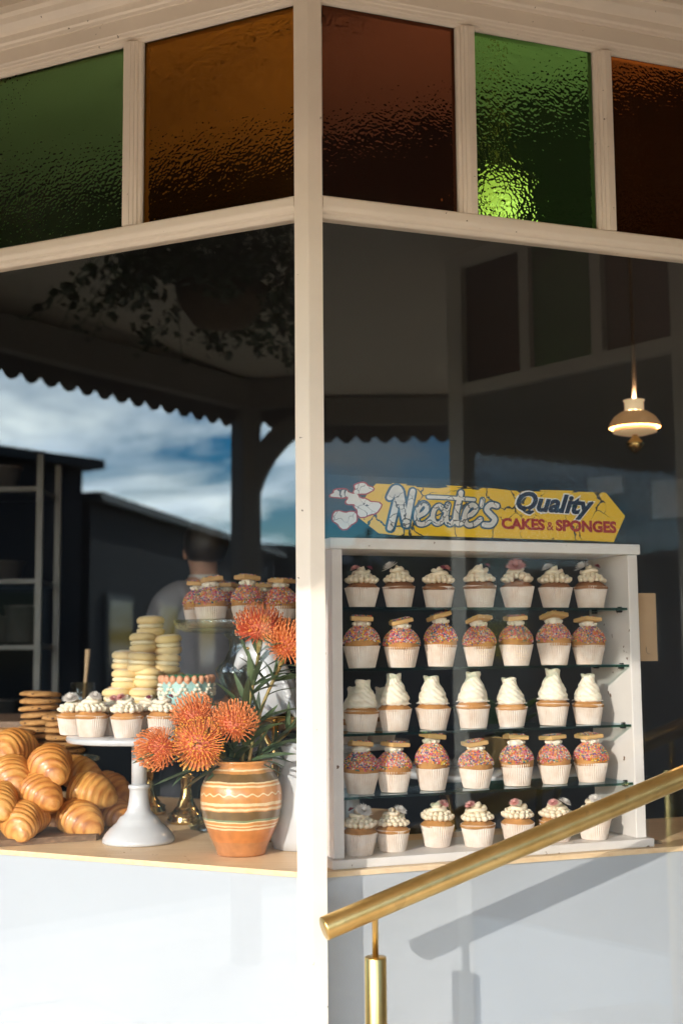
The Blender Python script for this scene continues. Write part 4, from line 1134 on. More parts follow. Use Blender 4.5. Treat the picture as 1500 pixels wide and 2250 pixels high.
# ---- croissants on their board
bdp = [(-0.935, 3.266), (-0.655, 3.378), (-0.60, 3.72), (-1.40, 3.62)]
zbrd = ZT + 0.0165
bo = thing('serving_board', 'dark worn timber board under the pile of croissants', 'board', (-0.9, 3.4, ZT))
mb = MB(); mb.prism([(p[0]+0.9, p[1]-3.4) for p in bdp], 0.0005, 0.0165)
mb.build('plank', M['board'], bo)
def croissant_mesh(seed, L=0.150, R=0.050):
    rr = random.Random(seed); mb = MB(); nu, nv = 72, 30; bake = []
    nl = 5.6 + rr.uniform(-0.6, 0.8); ph0 = rr.uniform(0, 1)
    rings = []
    for i in range(nu+1):
        u = i/nu*2-1; x = abs(u)
        ring = []
        for j in range(nv):
            v = 2*PI*j/nv
            env = max(0.0, (1-x**2.4))**0.72*0.94 + 0.06
            xx = x*nl + 0.22*math.sin(v+ph0*6)*(1 if u > 0 else -1) + 0.1*mnoise.noise(Vector((v*0.6, seed, x*2)))
            f_ = xx - math.floor(xx)
            fr = 0.5 - 0.5*math.cos(2*PI*f_**1.5)
            step = 1 + (0.075 + 0.05*mnoise.noise(Vector((seed*3.0, math.floor(xx)*1.7, u))))*(fr-0.55)*min(1, x*3+0.45)
            r_ = R*env*step*(1+0.05*mnoise.noise(Vector((math.cos(v), math.sin(v), u*3+seed))))
            y_ = r_*math.cos(v)*1.02; z_ = r_*math.sin(v)
            if z_ < 0: z_ *= 0.74
            bend = 0.030*u*u
            px_ = L*0.5*u*(1-0.06*u*u)
            ring.append((px_, y_ + bend, z_ - 0.020*x**2.4))
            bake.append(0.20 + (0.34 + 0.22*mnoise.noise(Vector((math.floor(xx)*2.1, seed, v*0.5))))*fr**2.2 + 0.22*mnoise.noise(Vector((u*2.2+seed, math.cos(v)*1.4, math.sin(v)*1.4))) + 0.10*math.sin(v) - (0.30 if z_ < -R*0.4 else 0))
        rings.append(ring)
    mb.loft(rings, 0, True, True)
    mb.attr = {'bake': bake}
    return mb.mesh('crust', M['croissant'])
CRO = [croissant_mesh(s, 0.168+0.008*(s % 3), 0.056+0.003*(s % 2)) for s in range(6)]
crs = [  # px, py, depth, yaw, pitch, roll, scale, wording
    (50, 1806, 3.37, -100, 10, 0, 1.0, 'bottom row at the left front of the board'),
    (172, 1802, 3.45, -62, 8, 0, 0.97, 'bottom row at the right front of the board'),
    (85, 1740, 3.43, -66, 12, 0, 0.98, 'second row, left of centre of the pile'),
    (193, 1742, 3.50, -24, 8, 10, 0.95, 'second row with its tip pointing right'),
    (107, 1683, 3.47, -82, 14, 0, 1.03, 'topmost, resting on the second row'),
    (22, 1706, 3.46, -72, 14, 0, 0.95, 'left side of the pile just under the highest one'),
    (-4, 1764, 3.38, -85, 10, 0, 0.95, 'cut by the left edge of the view'),
    (26, 1648, 3.56, -110, 4, -14, 1.0, 'highest at the left of the pile'),
    (248, 1795, 3.58, -60, 0, 0, 0.95, 'in shade behind the white stand stem'),
    (236, 1737, 3.64, -40, 10, 0, 0.9, 'shaded back row right end'),
    (168, 1702, 3.62, -30, 12, 0, 0.95, 'back row behind the topmost one'),
    (120, 1800, 3.60, -80, 0, 0, 1.0, 'hidden in the dark gap of the bottom row'),
]
for i, (px_, py_, dep, yaw, pit, rol, sc, wd) in enumerate(crs):
    p = at(px_, py_, dep)
    o = tag(put('croissant', CRO[i % 6]), 'golden croissant, %s' % wd, 'croissant', 'croissants piled on the board')
    o.location = p; o.scale = (sc,)*3
    o.rotation_euler = (math.radians(rol), math.radians(pit), math.radians(yaw))

# ---- cookies on a glass plate
cp = at(92, 1672, 3.86)
cps = thing('cookie_plate', 'footed glass plate with a beaded rim under the cookies', 'plate', (cp.x, cp.y, ZT))
mb = MB(); hh = cp.z - ZT
mb.lathe([(0.06, 0.001), (0.062, 0.006), (0.03, 0.02), (0.014, 0.05), (0.014, hh-0.03), (0.03, hh-0.012), (0.155, hh-0.004), (0.168, hh+0.004), (0.166, hh+0.007), (0.15, hh+0.001), (0.01, hh)], 48); mb.build('dish', M['pressed'], cps)
mb = MB()
for i in range(64):
    a = 2*PI*i/64; mb.ball((0.168*math.cos(a), 0.168*math.sin(a), hh+0.005), 0.0055, 6, 4)
stuff(mb.build('beaded_rim', M['pressed'], cps))
def cookie_mesh(seed):
    rr = random.Random(seed); mb = MB(); rings = []
    for k, (r_, z_) in enumerate(((0.050, 0.0), (0.061, 0.002), (0.0635, 0.007), (0.060, 0.012), (0.050, 0.0155), (0.030, 0.0175), (0.004, 0.018))):
        ring = []
        for i in range(30):
            a = 2*PI*i/30; nz = mnoise.noise(Vector((math.cos(a)*2, math.sin(a)*2, seed*3.1+z_*60)))
            ring.append((r_*(1+0.05*nz)*math.cos(a), r_*(1+0.05*nz)*math.sin(a), z_ + 0.0025*nz))
        rings.append(ring)
    mb.loft(rings)
    d = mb.mesh('dough', M['cookie'])
    mb = MB()
    for _ in range(26):
        a = rr.uniform(0, 2*PI); r_ = 0.062*math.sqrt(rr.random()); z_ = 0.0165*math.sqrt(max(0.05, 1-(r_/0.066)**3))
        mb.ball((r_*math.cos(a), r_*math.sin(a), z_), rr.uniform(0.003, 0.0055), 6, 4, 0, (1.2, 1, 0.6))
    return d, mb.mesh('chocolate_chips', M['choc'])
COK = [cookie_mesh(s) for s in range(4)]
def cookie(loc, lab, seed, tilt=(0, 0)):
    t_ = thing('cookie', lab, 'cookie', loc, seed*1.7, 'chocolate chip cookies on the glass plate')
    t_.rotation_euler = (math.radians(tilt[0]), math.radians(tilt[1]), seed*1.7)
    d, c_ = COK[seed % 4]
    put('dough', d, t_); stuff(put('chocolate_chips', c_, t_))
rr = random.Random(5)
ordn = ['lowest', 'second', 'third', 'fourth', 'fifth', 'sixth', 'seventh', 'eighth', 'ninth', 'topmost']
for nm, px_, dep, n_, sp_ in (('tall back stack', 88, 3.90, 10, 0.0208), ('short left stack', 28, 3.78, 5, 0.0205), ('right hand stack', 142, 3.80, 7, 0.0205)):
    b_ = at(px_, 1660, dep)
    for k in range(n_):
        cookie((b_.x + rr.uniform(-.006, .006), dep + rr.uniform(-.004, .004), cp.z + 0.004 + k*sp_), 'chocolate chip cookie, %s from below in the %s' % (ordn[k] if k < n_-1 else 'topmost', nm), k + n_, (rr.uniform(-3, 3), rr.uniform(-3, 3)))

# ---- sandwich biscuits piled on a brass stand
def stand_brass(name, label, x, y, ztop, rp, rf=0.055, plate=True, mat='gilt'):
    t_ = thing(name, label, 'cake stand', (x, y, ZT))
    H = ztop - ZT
    mb = MB(); mb.lathe([(rf*0.9, 0.0005), (rf, 0.004), (rf, 0.012), (rf*0.93, 0.018), (rf*0.95, 0.026), (rf*0.72, 0.034), (rf*0.5, 0.05), (rf*0.34, 0.075), (rf*0.27, 0.10), (rf*0.30, 0.125), (rf*0.44, 0.13), (rf*0.44, 0.136), (rf*0.26, 0.142), (rf*0.22, 0.17), (rf*0.36, 0.20), (rf*0.36, 0.21), (rf*0.22, 0.225), (rf*0.2, max(0.23, H-0.02))], 40); mb.build('stem', M[mat], t_)
    if plate:
        mb = MB(); mb.lathe([(0.01, H-0.021), (rp*0.3, H-0.016), (rp*0.9, H-0.008), (rp, H-0.003), (rp, H), (rp*0.92, H-0.003), (0.01, H-0.004)], 48); mb.build('plate', M[mat], t_)
    return t_
bx = at(312, 1558, 3.86)
stand_brass('brass_stand', 'brass pedestal stand holding the sandwich biscuits', bx.x + 0.015, 3.90, bx.z, 0.15)
def half_biscuit(seed, flip):
    mb = MB(); rings = []
    for r_, z_ in ((0.030, 0.0), (0.036, 0.002), (0.0375, 0.008), (0.036, 0.015), (0.030, 0.0205), (0.018, 0.0235), (0.002, 0.0245)):
        ring = []
        for i in range(28):
            a = 2*PI*i/28; nz = mnoise.noise(Vector((math.cos(a)*1.5, math.sin(a)*1.5, seed*2.3+z_*40)))*0.03
            ring.append((r_*(1+nz)*math.cos(a), r_*(1+nz)*math.sin(a), (-z_ if flip else z_)))
        rings.append(ring)
    mb.loft(rings if not flip else [r[::-1] for r in rings])
    mb.m = [1 if (not flip and len(f) == 4 and sum(mb.v[i][2] for i in f)/4 > 0.0185) or (len(f) > 4 and mb.v[f[0]][2] > 0.02) else 0 for f in mb.f]
    return mb.mesh('biscuit_half', [M['dough'], M['sugar']])
HB = [(half_biscuit(s, False), half_biscuit(s+9, True)) for s in range(3)]
mb = MB(); mb.lathe([(0.028, 0.0), (0.0345, 0.003), (0.0345, 0.010), (0.028, 0.013)], 24); FIL = mb.mesh('cream_filling', M['filling'])
bl = [(331, 1376, 3.86, 'single one at the peak'), (315, 1413, 3.84, 'second tier left'), (369, 1417, 3.85, 'second tier right'), (276, 1452, 3.88, 'third tier left behind'), (311, 1456, 3.82, 'third tier middle'), (366, 1458, 3.85, 'third tier right'),
      (276, 1494, 3.83, 'fourth tier left'), (325, 1490, 3.82, 'fourth tier middle'), (378, 1500, 3.90, 'fourth tier right'), (256, 1534, 3.81, 'lowest tier left'), (314, 1535, 3.80, 'lowest tier middle'), (366, 1540, 3.90, 'lowest tier right')]
for i, (px_, py_, dep, wd) in enumerate(bl):
    p = at(px_, py_, dep)
    t_ = thing('sandwich_biscuit', 'sugar dusted sandwich biscuit with cream filling, %s of the pyramid' % wd, 'biscuit', tuple(p), i*0.9, 'sandwich biscuits in the pyramid')
    t_.rotation_euler = (math.radians(random.uniform(-4, 4)), math.radians(random.uniform(-4, 4)), i*0.9); t_.scale = (1.14, 1.14, 1.05)
    h_ = HB[i % 3]
    put('biscuit_half', h_[0], t_, (0, 0, 0.0065)); put('biscuit_half', h_[1], t_, (0, 0, -0.0065)); put('cream_filling', FIL, t_, (0, 0, -0.0065))
for i, (px_, py_, w_) in enumerate(((322, 1436, 0.10), (318, 1475, 0.13), (316, 1516, 0.15))):
    p = at(px_, py_, 3.86)
    mb = MB(); mb.cbox((-w_*0.62, -0.06, -0.001), (w_*0.55, 0.06, 0.001), 0.0005)
    for j, v in enumerate(mb.v): mb.v[j] = (v[0], v[1], v[2] + 0.9*max(0, -v[0]-w_*0.4)**1.3)
    tag(mb.build('card_sheet', M['card'], loc=tuple(p), rot=(0, 0, -0.12)), 'brown card sheet under the %s tier of biscuits' % ['second', 'third', 'fourth'][i], 'card', 'card sheets between the biscuits')

# ---- small iced cake on a second brass stand
tcp = at(410, 1566, 3.70)
stand_brass('brass_stand', 'brass pedestal stand under the small teal cake beside the vase', tcp.x, 3.70, tcp.z, 0.095)
tk = thing('iced_cake', 'small teal iced cake with peach and green piping behind the orange flowers', 'cake', (tcp.x, 3.70, tcp.z+0.001))
mb = MB(); mb.lathe([(0.074, 0.0), (0.078, 0.004), (0.078, 0.088), (0.074, 0.093), (0.01, 0.094)], 48); mb.build('icing', M['teal'], tk)
mb = MB()
for i in range(22):
    a = 2*PI*i/22; shell(mb, (0.074*math.cos(a), 0.074*math.sin(a), 0.094), 0.0115, (math.cos(a)*0.3, math.sin(a)*0.3, 1))
mb.build('peach_piping', M['peach'], tk)
mb = MB()
for i in range(16):
    a = 2*PI*i/16; shell(mb, (0.052*math.cos(a), 0.052*math.sin(a), 0.099), 0.0125, (-math.sin(a), math.cos(a), 0.2))
mb.build('green_piping', M['greenpipe'], tk)
mb = MB()
for i in range(24):
    a = 2*PI*i/24; shell(mb, (0.080*math.cos(a), 0.080*math.sin(a), 0.008), 0.010, (math.cos(a), math.sin(a), 0.6))
for i in range(12):
    for j in range(7):
        a = 2*PI*(i + j/7)/12; mb.ball((0.080*math.cos(a), 0.080*math.sin(a), 0.080-0.028*math.sin(PI*j/7)), 0.006, 7, 5)
mb.build('cream_piping', M['white_cream'], tk)

# ---- tall pressed glass stand with sprinkled cupcakes
gy = 3.62
gx = at(535, 1700, gy).x
gz = at(535, 1378, gy).z
gs = thing('glass_stand', 'tall pressed glass cake stand behind the vase, carrying sprinkled cupcakes', 'cake stand', (gx, gy, ZT))
H = gz - ZT
def zz(y): return at(535, y, gy).z - ZT
kk = gy/F
flute = lambda r, a, z: r*(1 + 0.035*math.cos(16*a)) if r > 0.02 else r
mb = MB(); mb.lathe([(0.150, 0.001), (0.152, 0.006), (0.11, 0.022), (0.06, 0.04), (0.03, 0.07), (0.02, 0.10)], 64, fn=flute); mb.build('foot', M['pressed'], gs)
mb = MB(); mb.lathe([(0.02, 0.095), (0.018, 0.14), (0.022, zz(1600)), (38*kk, zz(1560)), (24*kk, zz(1545)), (34*kk, zz(1532)), (58*kk, zz(1480)), (60*kk, zz(1470)), (40*kk, zz(1450)), (30*kk, zz(1425)), (32*kk, zz(1405)), (44*kk, zz(1392)), (40*kk, H-0.015)], 64, fn=flute); mb.build('stem', M['pressed'], gs)
mb = MB(); mb.lathe([(0.02, H-0.020), (0.10, H-0.019), (0.165, H-0.014), (0.190, H-0.004), (0.197, H+0.010), (0.200, H+0.020), (0.196, H+0.020), (0.186, H+0.001), (0.01, H-0.003)], 96, fn=lambda r, a, z: r*(1+0.006*math.cos(32*a))); mb.build('plate', M['pressed'], gs)
gc = [(436, 0.0, 'leftmost at the rim'), (464, -0.075, 'front left'), (545, -0.12, 'front centre'), (617, -0.10, 'front right by the post'), (500, 0.05, 'back left'), (578, 0.03, 'back centre')]
for i, (px_, dy, wd) in enumerate(gc):
    p = at(px_, 1330, gy+dy)
    cupcake_sprinkle((p.x, gy+dy, gz-0.0005), 'sprinkled cupcake with square biscuit, %s on the glass stand' % wd, 'cupcakes on the glass stand', 20+i, [(2, 3), (-4, -5), (0, 6), (3, 0), (2, 2), (0, -4), (1, 1)][i], 0.3*i, 1.08)

# ---- terracotta vase
vy = 3.145
vb = onz(535, 1885, ZT)
vx = at(530, 1800, vy).x
vk = vy/F
va = thing('vase', 'glazed terracotta vase with cream stripes and a wavy line, full of orange flowers', 'vase', (vx, vy, ZT))
def vase_mat():
    m, t, b = nodes('slip_painted_terracotta')
    tcn = t.nodes.new('ShaderNodeTexCoord')
    se = t.nodes.new('ShaderNodeSeparateXYZ'); t.links.new(tcn.outputs['Object'], se.inputs[0])
    no = t.nodes.new('ShaderNodeTexNoise'); no.inputs['Scale'].default_value = 18; no.inputs['Detail'].default_value = 3
    t.links.new(tcn.outputs['Object'], no.inputs['Vector'])
    sc = t.nodes.new('ShaderNodeMath'); sc.operation = 'MULTIPLY_ADD'; sc.inputs[1].default_value = 0.009; 
    t.links.new(no.outputs['Fac'], sc.inputs[0]); t.links.new(se.outputs['Z'], sc.inputs[2])
    # wavy line: add a ripple around the pot
    an = t.nodes.new('ShaderNodeMath'); an.operation = 'ARCTAN2'; t.links.new(se.outputs['Y'], an.inputs[0]); t.links.new(se.outputs['X'], an.inputs[1])
    mr = t.nodes.new('ShaderNodeMapRange'); mr.inputs['From Max'].default_value = 200*vk + 0.0045; mr.inputs['From Min'].default_value = 0.0045
    t.links.new(sc.outputs[0], mr.inputs['Value'])
    r = t.nodes.new('ShaderNodeValToRGB'); r.color_ramp.interpolation = 'CONSTANT'
    terra = (0.64, 0.27, 0.075, 1); terr2 = (0.60, 0.215, 0.055, 1); crm = (0.80, 0.62, 0.36, 1); olive = (0.17, 0.10, 0.035, 1); grn = (0.20, 0.27, 0.14, 1)
    L_ = [(0.0, (0.52, 0.22, 0.08, 1)), (0.16, terr2), (0.295, crm), (0.315, terr2), (0.33, crm), (0.345, terra), (0.375, crm), (0.385, grn), (0.405, olive), (0.485, terra), (0.50, crm), (0.52, terra), (0.545, crm), (0.575, terra), (0.735, crm), (0.755, terra), (0.775, crm), (0.79, olive), (0.875, (0.55, 0.26, 0.08, 1)), (0.90, crm), (0.915, terra)]
    el = r.color_ramp.elements
    el[0].position, el[0].color = L_[0]; el[1].position, el[1].color = L_[1]
    for p_, c_ in L_[2:]:
        e = el.new(p_); e.color = c_
    t.links.new(mr.outputs[0], r.inputs[0])
    wv = t.nodes.new('ShaderNodeMath'); wv.operation = 'MULTIPLY'; wv.inputs[1].default_value = 22.0; t.links.new(an.outputs[0], wv.inputs[0])
    sn = t.nodes.new('ShaderNodeMath'); sn.operation = 'SINE'; t.links.new(wv.outputs[0], sn.inputs[0])
    am = t.nodes.new('ShaderNodeMath'); am.operation = 'MULTIPLY_ADD'; am.inputs[1].default_value = 0.0028; t.links.new(sn.outputs[0], am.inputs[0]); t.links.new(sc.outputs[0], am.inputs[2])
    sb = t.nodes.new('ShaderNodeMath'); sb.operation = 'SUBTRACT'; sb.inputs[1].default_value = 0.660*200*vk + 0.0045; t.links.new(am.outputs[0], sb.inputs[0])
    ab = t.nodes.new('ShaderNodeMath'); ab.operation = 'ABSOLUTE'; t.links.new(sb.outputs[0], ab.inputs[0])
    lt = t.nodes.new('ShaderNodeMath'); lt.operation = 'LESS_THAN'; lt.inputs[1].default_value = 0.0018; t.links.new(ab.outputs[0], lt.inputs[0])
    mc = t.nodes.new('ShaderNodeMixRGB'); mc.inputs[2].default_value = crm; t.links.new(lt.outputs[0], mc.inputs[0]); t.links.new(r.outputs[0], mc.inputs[1])
    # mottling of the glaze
    n2 = t.nodes.new('ShaderNodeTexNoise'); n2.inputs['Scale'].default_value = 40; n2.inputs['Detail'].default_value = 5
    t.links.new(tcn.outputs['Object'], n2.inputs['Vector'])
    m2 = t.nodes.new('ShaderNodeMapRange'); m2.inputs['From Min'].default_value = 0.3; m2.inputs['From Max'].default_value = 0.7; m2.inputs['To Min'].default_value = 0.78; m2.inputs['To Max'].default_value = 1.1
    t.links.new(n2.outputs['Fac'], m2.inputs['Value'])
    hs = t.nodes.new('ShaderNodeHueSaturation'); t.links.new(mc.outputs[0], hs.inputs['Color']); t.links.new(m2.outputs[0], hs.inputs['Value'])
    t.links.new(hs.outputs[0], b.inputs['Base Color'])
    b.inputs['Roughness'].default_value = 0.3; b.inputs['Coat Weight'].default_value = 0.5; b.inputs['Coat Roughness'].default_value = 0.1
    bp = t.nodes.new('ShaderNodeBump'); bp.inputs['Strength'].default_value = 0.15; bp.inputs['Distance'].default_value = 0.003
    t.links.new(n2.outputs['Fac'], bp.inputs['Height']); t.links.new(bp.outputs[0], b.inputs['Normal'])
    return m
mb = MB()
mb.lathe([(r*vk, (1885-y)*vk) for r, y in ((46, 1884.5), (52, 1884), (53, 1878), (58, 1865), (70, 1840), (80, 1815), (87, 1785), (88, 1762), (86, 1742), (79, 1724), (69, 1710), (62, 1702), (61, 1697), (65, 1692), (68, 1688), (67, 1685), (62, 1685), (57, 1692), (56, 1702), (70, 1730), (74, 1760), (60, 1850), (10, 1870))], 64)
mb.build('body', vase_mat(), va)

# ---- pincushion flowers
def pin_head(seed, r, cmat, tipmat):
    rr = random.Random(seed); mb = MB()
    n = 230
    for k in range(n):
        # directions over the upper three quarters of a ball, opening upwards
        t_ = (k+0.5)/n; ph = math.acos(1 - 1.62*t_); a = k*2.39996
        d = Vector((math.sin(ph)*math.cos(a), math.sin(ph)*math.sin(a), math.cos(ph)))
        side = Vector((math.cos(a), math.sin(a), 0))
        L_ = r*rr.uniform(0.88, 1.05)
        pts = []
        for i in range(6):
            s = i/5
            p = d*(0.34*r + (L_-0.34*r)*s)
            # styles arch outwards and curl in at the tips
            p += side*0.10*r*math.sin(PI*s)*math.sin(ph) + Vector((0, 0, 0.18*r*s*s*math.sin(ph)))
            if s == 1: p += -side*0.05*r + Vector((rr.uniform(-1,1), rr.uniform(-1,1), rr.uniform(-1,1)))*0.02*r
            pts.append(p)
        w_ = 0.019*r if ph > 0.5 else 0.022*r
        mb.tube(pts, [w_*1.1, w_, w_, w_*0.9, w_*0.85, w_*1.5], 4, 0)
        for f in range(len(mb.m)-6, len(mb.m)): mb.m[f] = 1
    mb.ball((0, 0, 0.02*r), r*0.50, 14, 9, 2, (1, 1, 0.95))
    for k in range(160):   # unopened florets in the centre
        t_ = rr.random(); ph = math.acos(1-1.0*t_); a = rr.uniform(0, 2*PI)
        p = Vector((math.sin(ph)*math.cos(a), math.sin(ph)*math.sin(a), math.cos(ph)))*r*rr.uniform(0.45, 0.62)
        mb.ball(p, 0.045*r, 5, 4, rr.choice((1, 2, 2, 3)))
    return mb.mesh('flower_head', [M[cmat], M[tipmat], M['petal_p'], M['petal_y']])
PH = [pin_head(1, 0.062, 'petal_o', 'petal_o'), pin_head(2, 0.066, 'petal_r', 'petal_o'), pin_head(3, 0.065, 'petal_o', 'petal_y')]
def leaf_mesh(L_, w_, bend, seed):
    mb = MB(); vs = []; n = 9
    for i in range(n+1):
        t_ = i/n; ww = w_*math.sin(PI*min(1, 0.10+0.86*t_))**0.8*(1-0.35*t_) if i < n else 0.0003
        x = L_*t_; z = -bend*t_*t_*L_
        vs += [Vector((x, -ww, z+0.25*ww)), Vector((x, 0, z)), Vector((x, ww, z+0.25*ww))]
    fs = []
    for i in range(n):
        for j in range(2): fs.append((i*3+j, i*3+j+1, (i+1)*3+j+1, (i+1)*3+j))
    mb.add(vs, fs, 0, True)
    mb.add([v - Vector((0, 0, 0.0008)) for v in vs], [f[::-1] for f in fs], 0, True)
    return mb.mesh('leaf', M['leaf'])
LEAF = [leaf_mesh(0.115, 0.0105, 0.25, 0), leaf_mesh(0.09, 0.0095, -0.2, 1), leaf_mesh(0.13, 0.0095, 0.4, 2)]
mouth = Vector((vx, vy, ZT + 195*vk))
fls = [  # head px, py, depth, facing direction, mesh, leaves, label
    (570, 1381, 3.13, (0.02, -0.25, 1.0), 1, 12, 'tall red orange pincushion flower standing highest above the vase'),
    (632, 1418, 3.10, (0.30, -0.45, 0.8), 0, 9, 'orange pincushion flower half hidden by the corner post'),
    (516, 1590, 3.09, (0.10, -0.55, 0.8), 0, 4, 'orange pincushion flower low above the vase rim'),
    (436, 1636, 3.06, (-0.20, -1.0, 0.25), 2, 4, 'orange pincushion flower facing the street, spilling left of the vase'),
    (428, 1576, 3.13, (-0.30, -0.35, 0.9), 0, 4, 'orange pincushion flower behind the one facing the street'),
    (352, 1644, 3.07, (-0.85, -0.55, -0.15), 0, 3, 'orange pincushion flower drooping farthest left over the cake stand'),
    (655, 1560, 3.22, (0.4, -0.1, 1.0), 1, 9, 'leafy stem without a bloom leaning behind the corner post'),
]
for i, (px_, py_, dep, dv_, mi, nl, lab) in enumerate(fls):
    hp = at(px_, py_, dep)
    root = thing('pincushion_flower', lab, 'flower', tuple(mouth), 0, 'pincushion flowers in the vase')
    D_ = Vector(dv_).normalized()
    h_ = put('flower_head', PH[mi], root, hp - mouth) if i < 6 else put('leaf', LEAF[1], root, hp - mouth)
    h_.scale = [(1.02, 1.02, 0.92), (0.95, 0.95, 1.05), (1.0, 1.0, 0.85), (1.08, 1.08, 0.72), (0.98, 0.98, 1.0), (0.9, 0.9, 1.08), (1, 1, 1)][i]
    h_.rotation_euler = (Vector((0, 0, 1)).rotation_difference(D_).to_matrix() @ Matrix.Rotation(i*1.1, 3, 'Z')).to_euler()
    a0 = Vector((random.uniform(-.02, .02), random.uniform(-.02, .02), -0.08))
    a3 = hp - mouth - D_*0.028
    a1 = a0 + Vector((0.1*(a3.x-a0.x), 0.1*(a3.y-a0.y), 0.45*max(0.1, (a3.z-a0.z)) + 0.05)); a2 = a3 - D_*0.09
    pts = []
    for k in range(15):
        t_ = k/14; pts.append(a0*(1-t_)**3 + 3*a1*t_*(1-t_)**2 + 3*a2*t_*t_*(1-t_) + a3*t_**3)
    mb = MB(); mb.tube(pts, [0.0042]*12 + [0.005, 0.007, 0.010], 8); mb.build('stem', M['stalk'], root)
    for k in range(nl*2 if i in (0, 1, 6) else nl*3):
        t_ = random.uniform(0.22, 0.93); q_ = pts[int(t_*14)]
        tan = (pts[min(14, int(t_*14)+1)] - pts[int(t_*14)-1]).normalized()
        a = random.uniform(0, 2*PI)
        sd = Vector((math.cos(a), math.sin(a), 0)); sd = (sd - tan*sd.dot(tan)).normalized()
        d_ = (tan*random.uniform(0.5, 1.2) + sd*random.uniform(0.5, 1.0)).normalized()
        l_ = put('leaf', LEAF[k % 3], root, q_)
        x_ = d_; y_ = Vector((0, 0, 1)).cross(x_).normalized(); z_ = x_.cross(y_)
        mt = Matrix((x_, y_, z_)).transposed() @ Matrix.Rotation(random.uniform(-0.8, 0.8), 3, 'X')
        l_.rotation_euler = mt.to_euler(); sc_ = random.uniform(0.75, 1.15); l_.scale = (sc_,)*3
# low leaves sticking out of the vase on the left
lowl = thing('foliage_sprig', 'dark narrow leaves fanning out low on the left of the vase', 'leaves', tuple(mouth))
for k, (px_, py_) in enumerate(((350, 1700), (372, 1690), (400, 1712), (420, 1700), (458, 1690), (480, 1668), (500, 1650), (612, 1660), (630, 1640), (622, 1680))):
    tip = at(px_, py_, vy - 0.06) - mouth; o_ = Vector((tip.x*0.15, tip.y*0.2, 0.0)); v_ = tip - o_
    l_ = put('leaf', LEAF[0], lowl, o_)
    x_ = v_.normalized(); y_ = Vector((0, 0, 1)).cross(x_).normalized(); z_ = x_.cross(y_)
    l_.rotation_euler = (Matrix((x_, y_, z_)).transposed() @ Matrix.Rotation(random.uniform(-0.6, 0.6), 3, 'X')).to_euler()
    l_.scale = (v_.length/0.105, 1.2, 1.0)

# ---- white ceramic bird on a brass pedestal, white jug beside the vase
by_ = 3.36
bp_ = at(604, 1572, by_)
stand_brass('brass_stand', 'slim brass pedestal beneath the white ceramic bird', bp_.x, by_, bp_.z, 0.06, 0.045)
bird = thing('ceramic_bird', 'white ceramic bird figure among the leaves behind the tall flower', 'figurine', (bp_.x, by_, bp_.z))
kb = by_/F
mb = MB()
def bpnt(px_, py_): p = at(px_, py_, by_); return (p.x - bp_.x, 0, p.z - bp_.z)
mb.tube([bpnt(612, 1571), bpnt(610, 1566), bpnt(606, 1540), bpnt(600, 1510), bpnt(592, 1482), bpnt(580, 1456), bpnt(566, 1434), bpnt(552, 1416), bpnt(545, 1408)], [34*kb, 40*kb, 47*kb, 50*kb, 44*kb, 38*kb, 33*kb, 24*kb, 8*kb], 24)
mb.build('body', M['ceramic'], bird)
mb = MB(); mb.tube([bpnt(545, 1436), bpnt(532, 1448), bpnt(522, 1464), bpnt(524, 1472)], [20*kb, 16*kb, 9*kb, 2*kb], 14); mb.build('beak', M['ceramic'], bird)
mb = MB()
for k in range(7):
    q_ = bpnt(612 + 3*k, 1500 + 10*k); mb.tube([(q_[0], -30*kb, q_[2]+0.02), (q_[0]+0.02, -46*kb, q_[2]), (q_[0]+0.035, -40*kb, q_[2]-0.03)], [0.006, 0.009, 0.002], 8)
mb.build('wing', M['ceramic'], bird)
mb = MB(); q_ = bpnt(546, 1425); mb.ball((q_[0], -25*kb, q_[2]), 0.005, 10, 6); mb.build('eye', M['gilt'], bird)
jy = 3.24
jb = at(672, 1800, jy)
jug = thing('ceramic_jug', 'large white ceramic jug with a looped handle between the vase and the post', 'jug', (jb.x, jy, ZT))
kj = jy/F
mb = MB(); mb.lathe([(r*kj, (1872-y)*kj) for r, y in ((64, 1871.5), (72, 1870), (76, 1850), (78, 1820), (74, 1780), (64, 1740), (52, 1705), (46, 1685), (50, 1668), (56, 1655), (52, 1655), (42, 1686), (20, 1700))], 48, fn=lambda r, a, z: r*(1+0.012*math.cos(14*a))); mb.build('body', M['ceramic'], jug)
mb = MB(); mb.tube([(-46*kj, -0.015, 175*kj), (-66*kj, -0.02, 192*kj), (-84*kj, -0.02, 180*kj), (-88*kj, -0.02, 150*kj), (-80*kj, -0.02, 125*kj), (-66*kj, -0.02, 112*kj)], [0.011, 0.013, 0.014, 0.013, 0.011, 0.008], 12); mb.build('handle', M['ceramic'], jug)

# ---- large white cake stand behind the cabinet with more swirled cupcakes
bs = WR(0.235, 0.415, ZT)
wb = thing('cake_stand', 'large white cake stand standing behind the left end of the cabinet', 'cake stand', tuple(bs))
mb = MB(); mb.lathe([(0.085, 0.0005), (0.10, 0.002), (0.10, 0.008), (0.085, 0.02), (0.06, 0.035), (0.045, 0.05), (0.035, 0.09), (0.028, 0.15), (0.03, 0.24)], 48); mb.build('foot', M['ceramic'], wb)
mb = MB(); mb.lathe([(0.02, 0.235), (0.155, 0.248), (0.162, 0.254), (0.162, 0.264), (0.155, 0.264), (0.01, 0.260)], 64); mb.build('plate', M['ceramic'], wb)
for i, (dx, dy) in enumerate(((-0.065, -0.05), (0.02, -0.085), (0.09, -0.02))):
    cupcake_swirl((bs.x+dx, bs.y+dy, ZT+0.2615), 'cupcake with white cream swirl, %s on the large stand behind the cabinet' % ['left', 'middle', 'right'][i], 'swirl cupcakes behind the cabinet', 11+i)

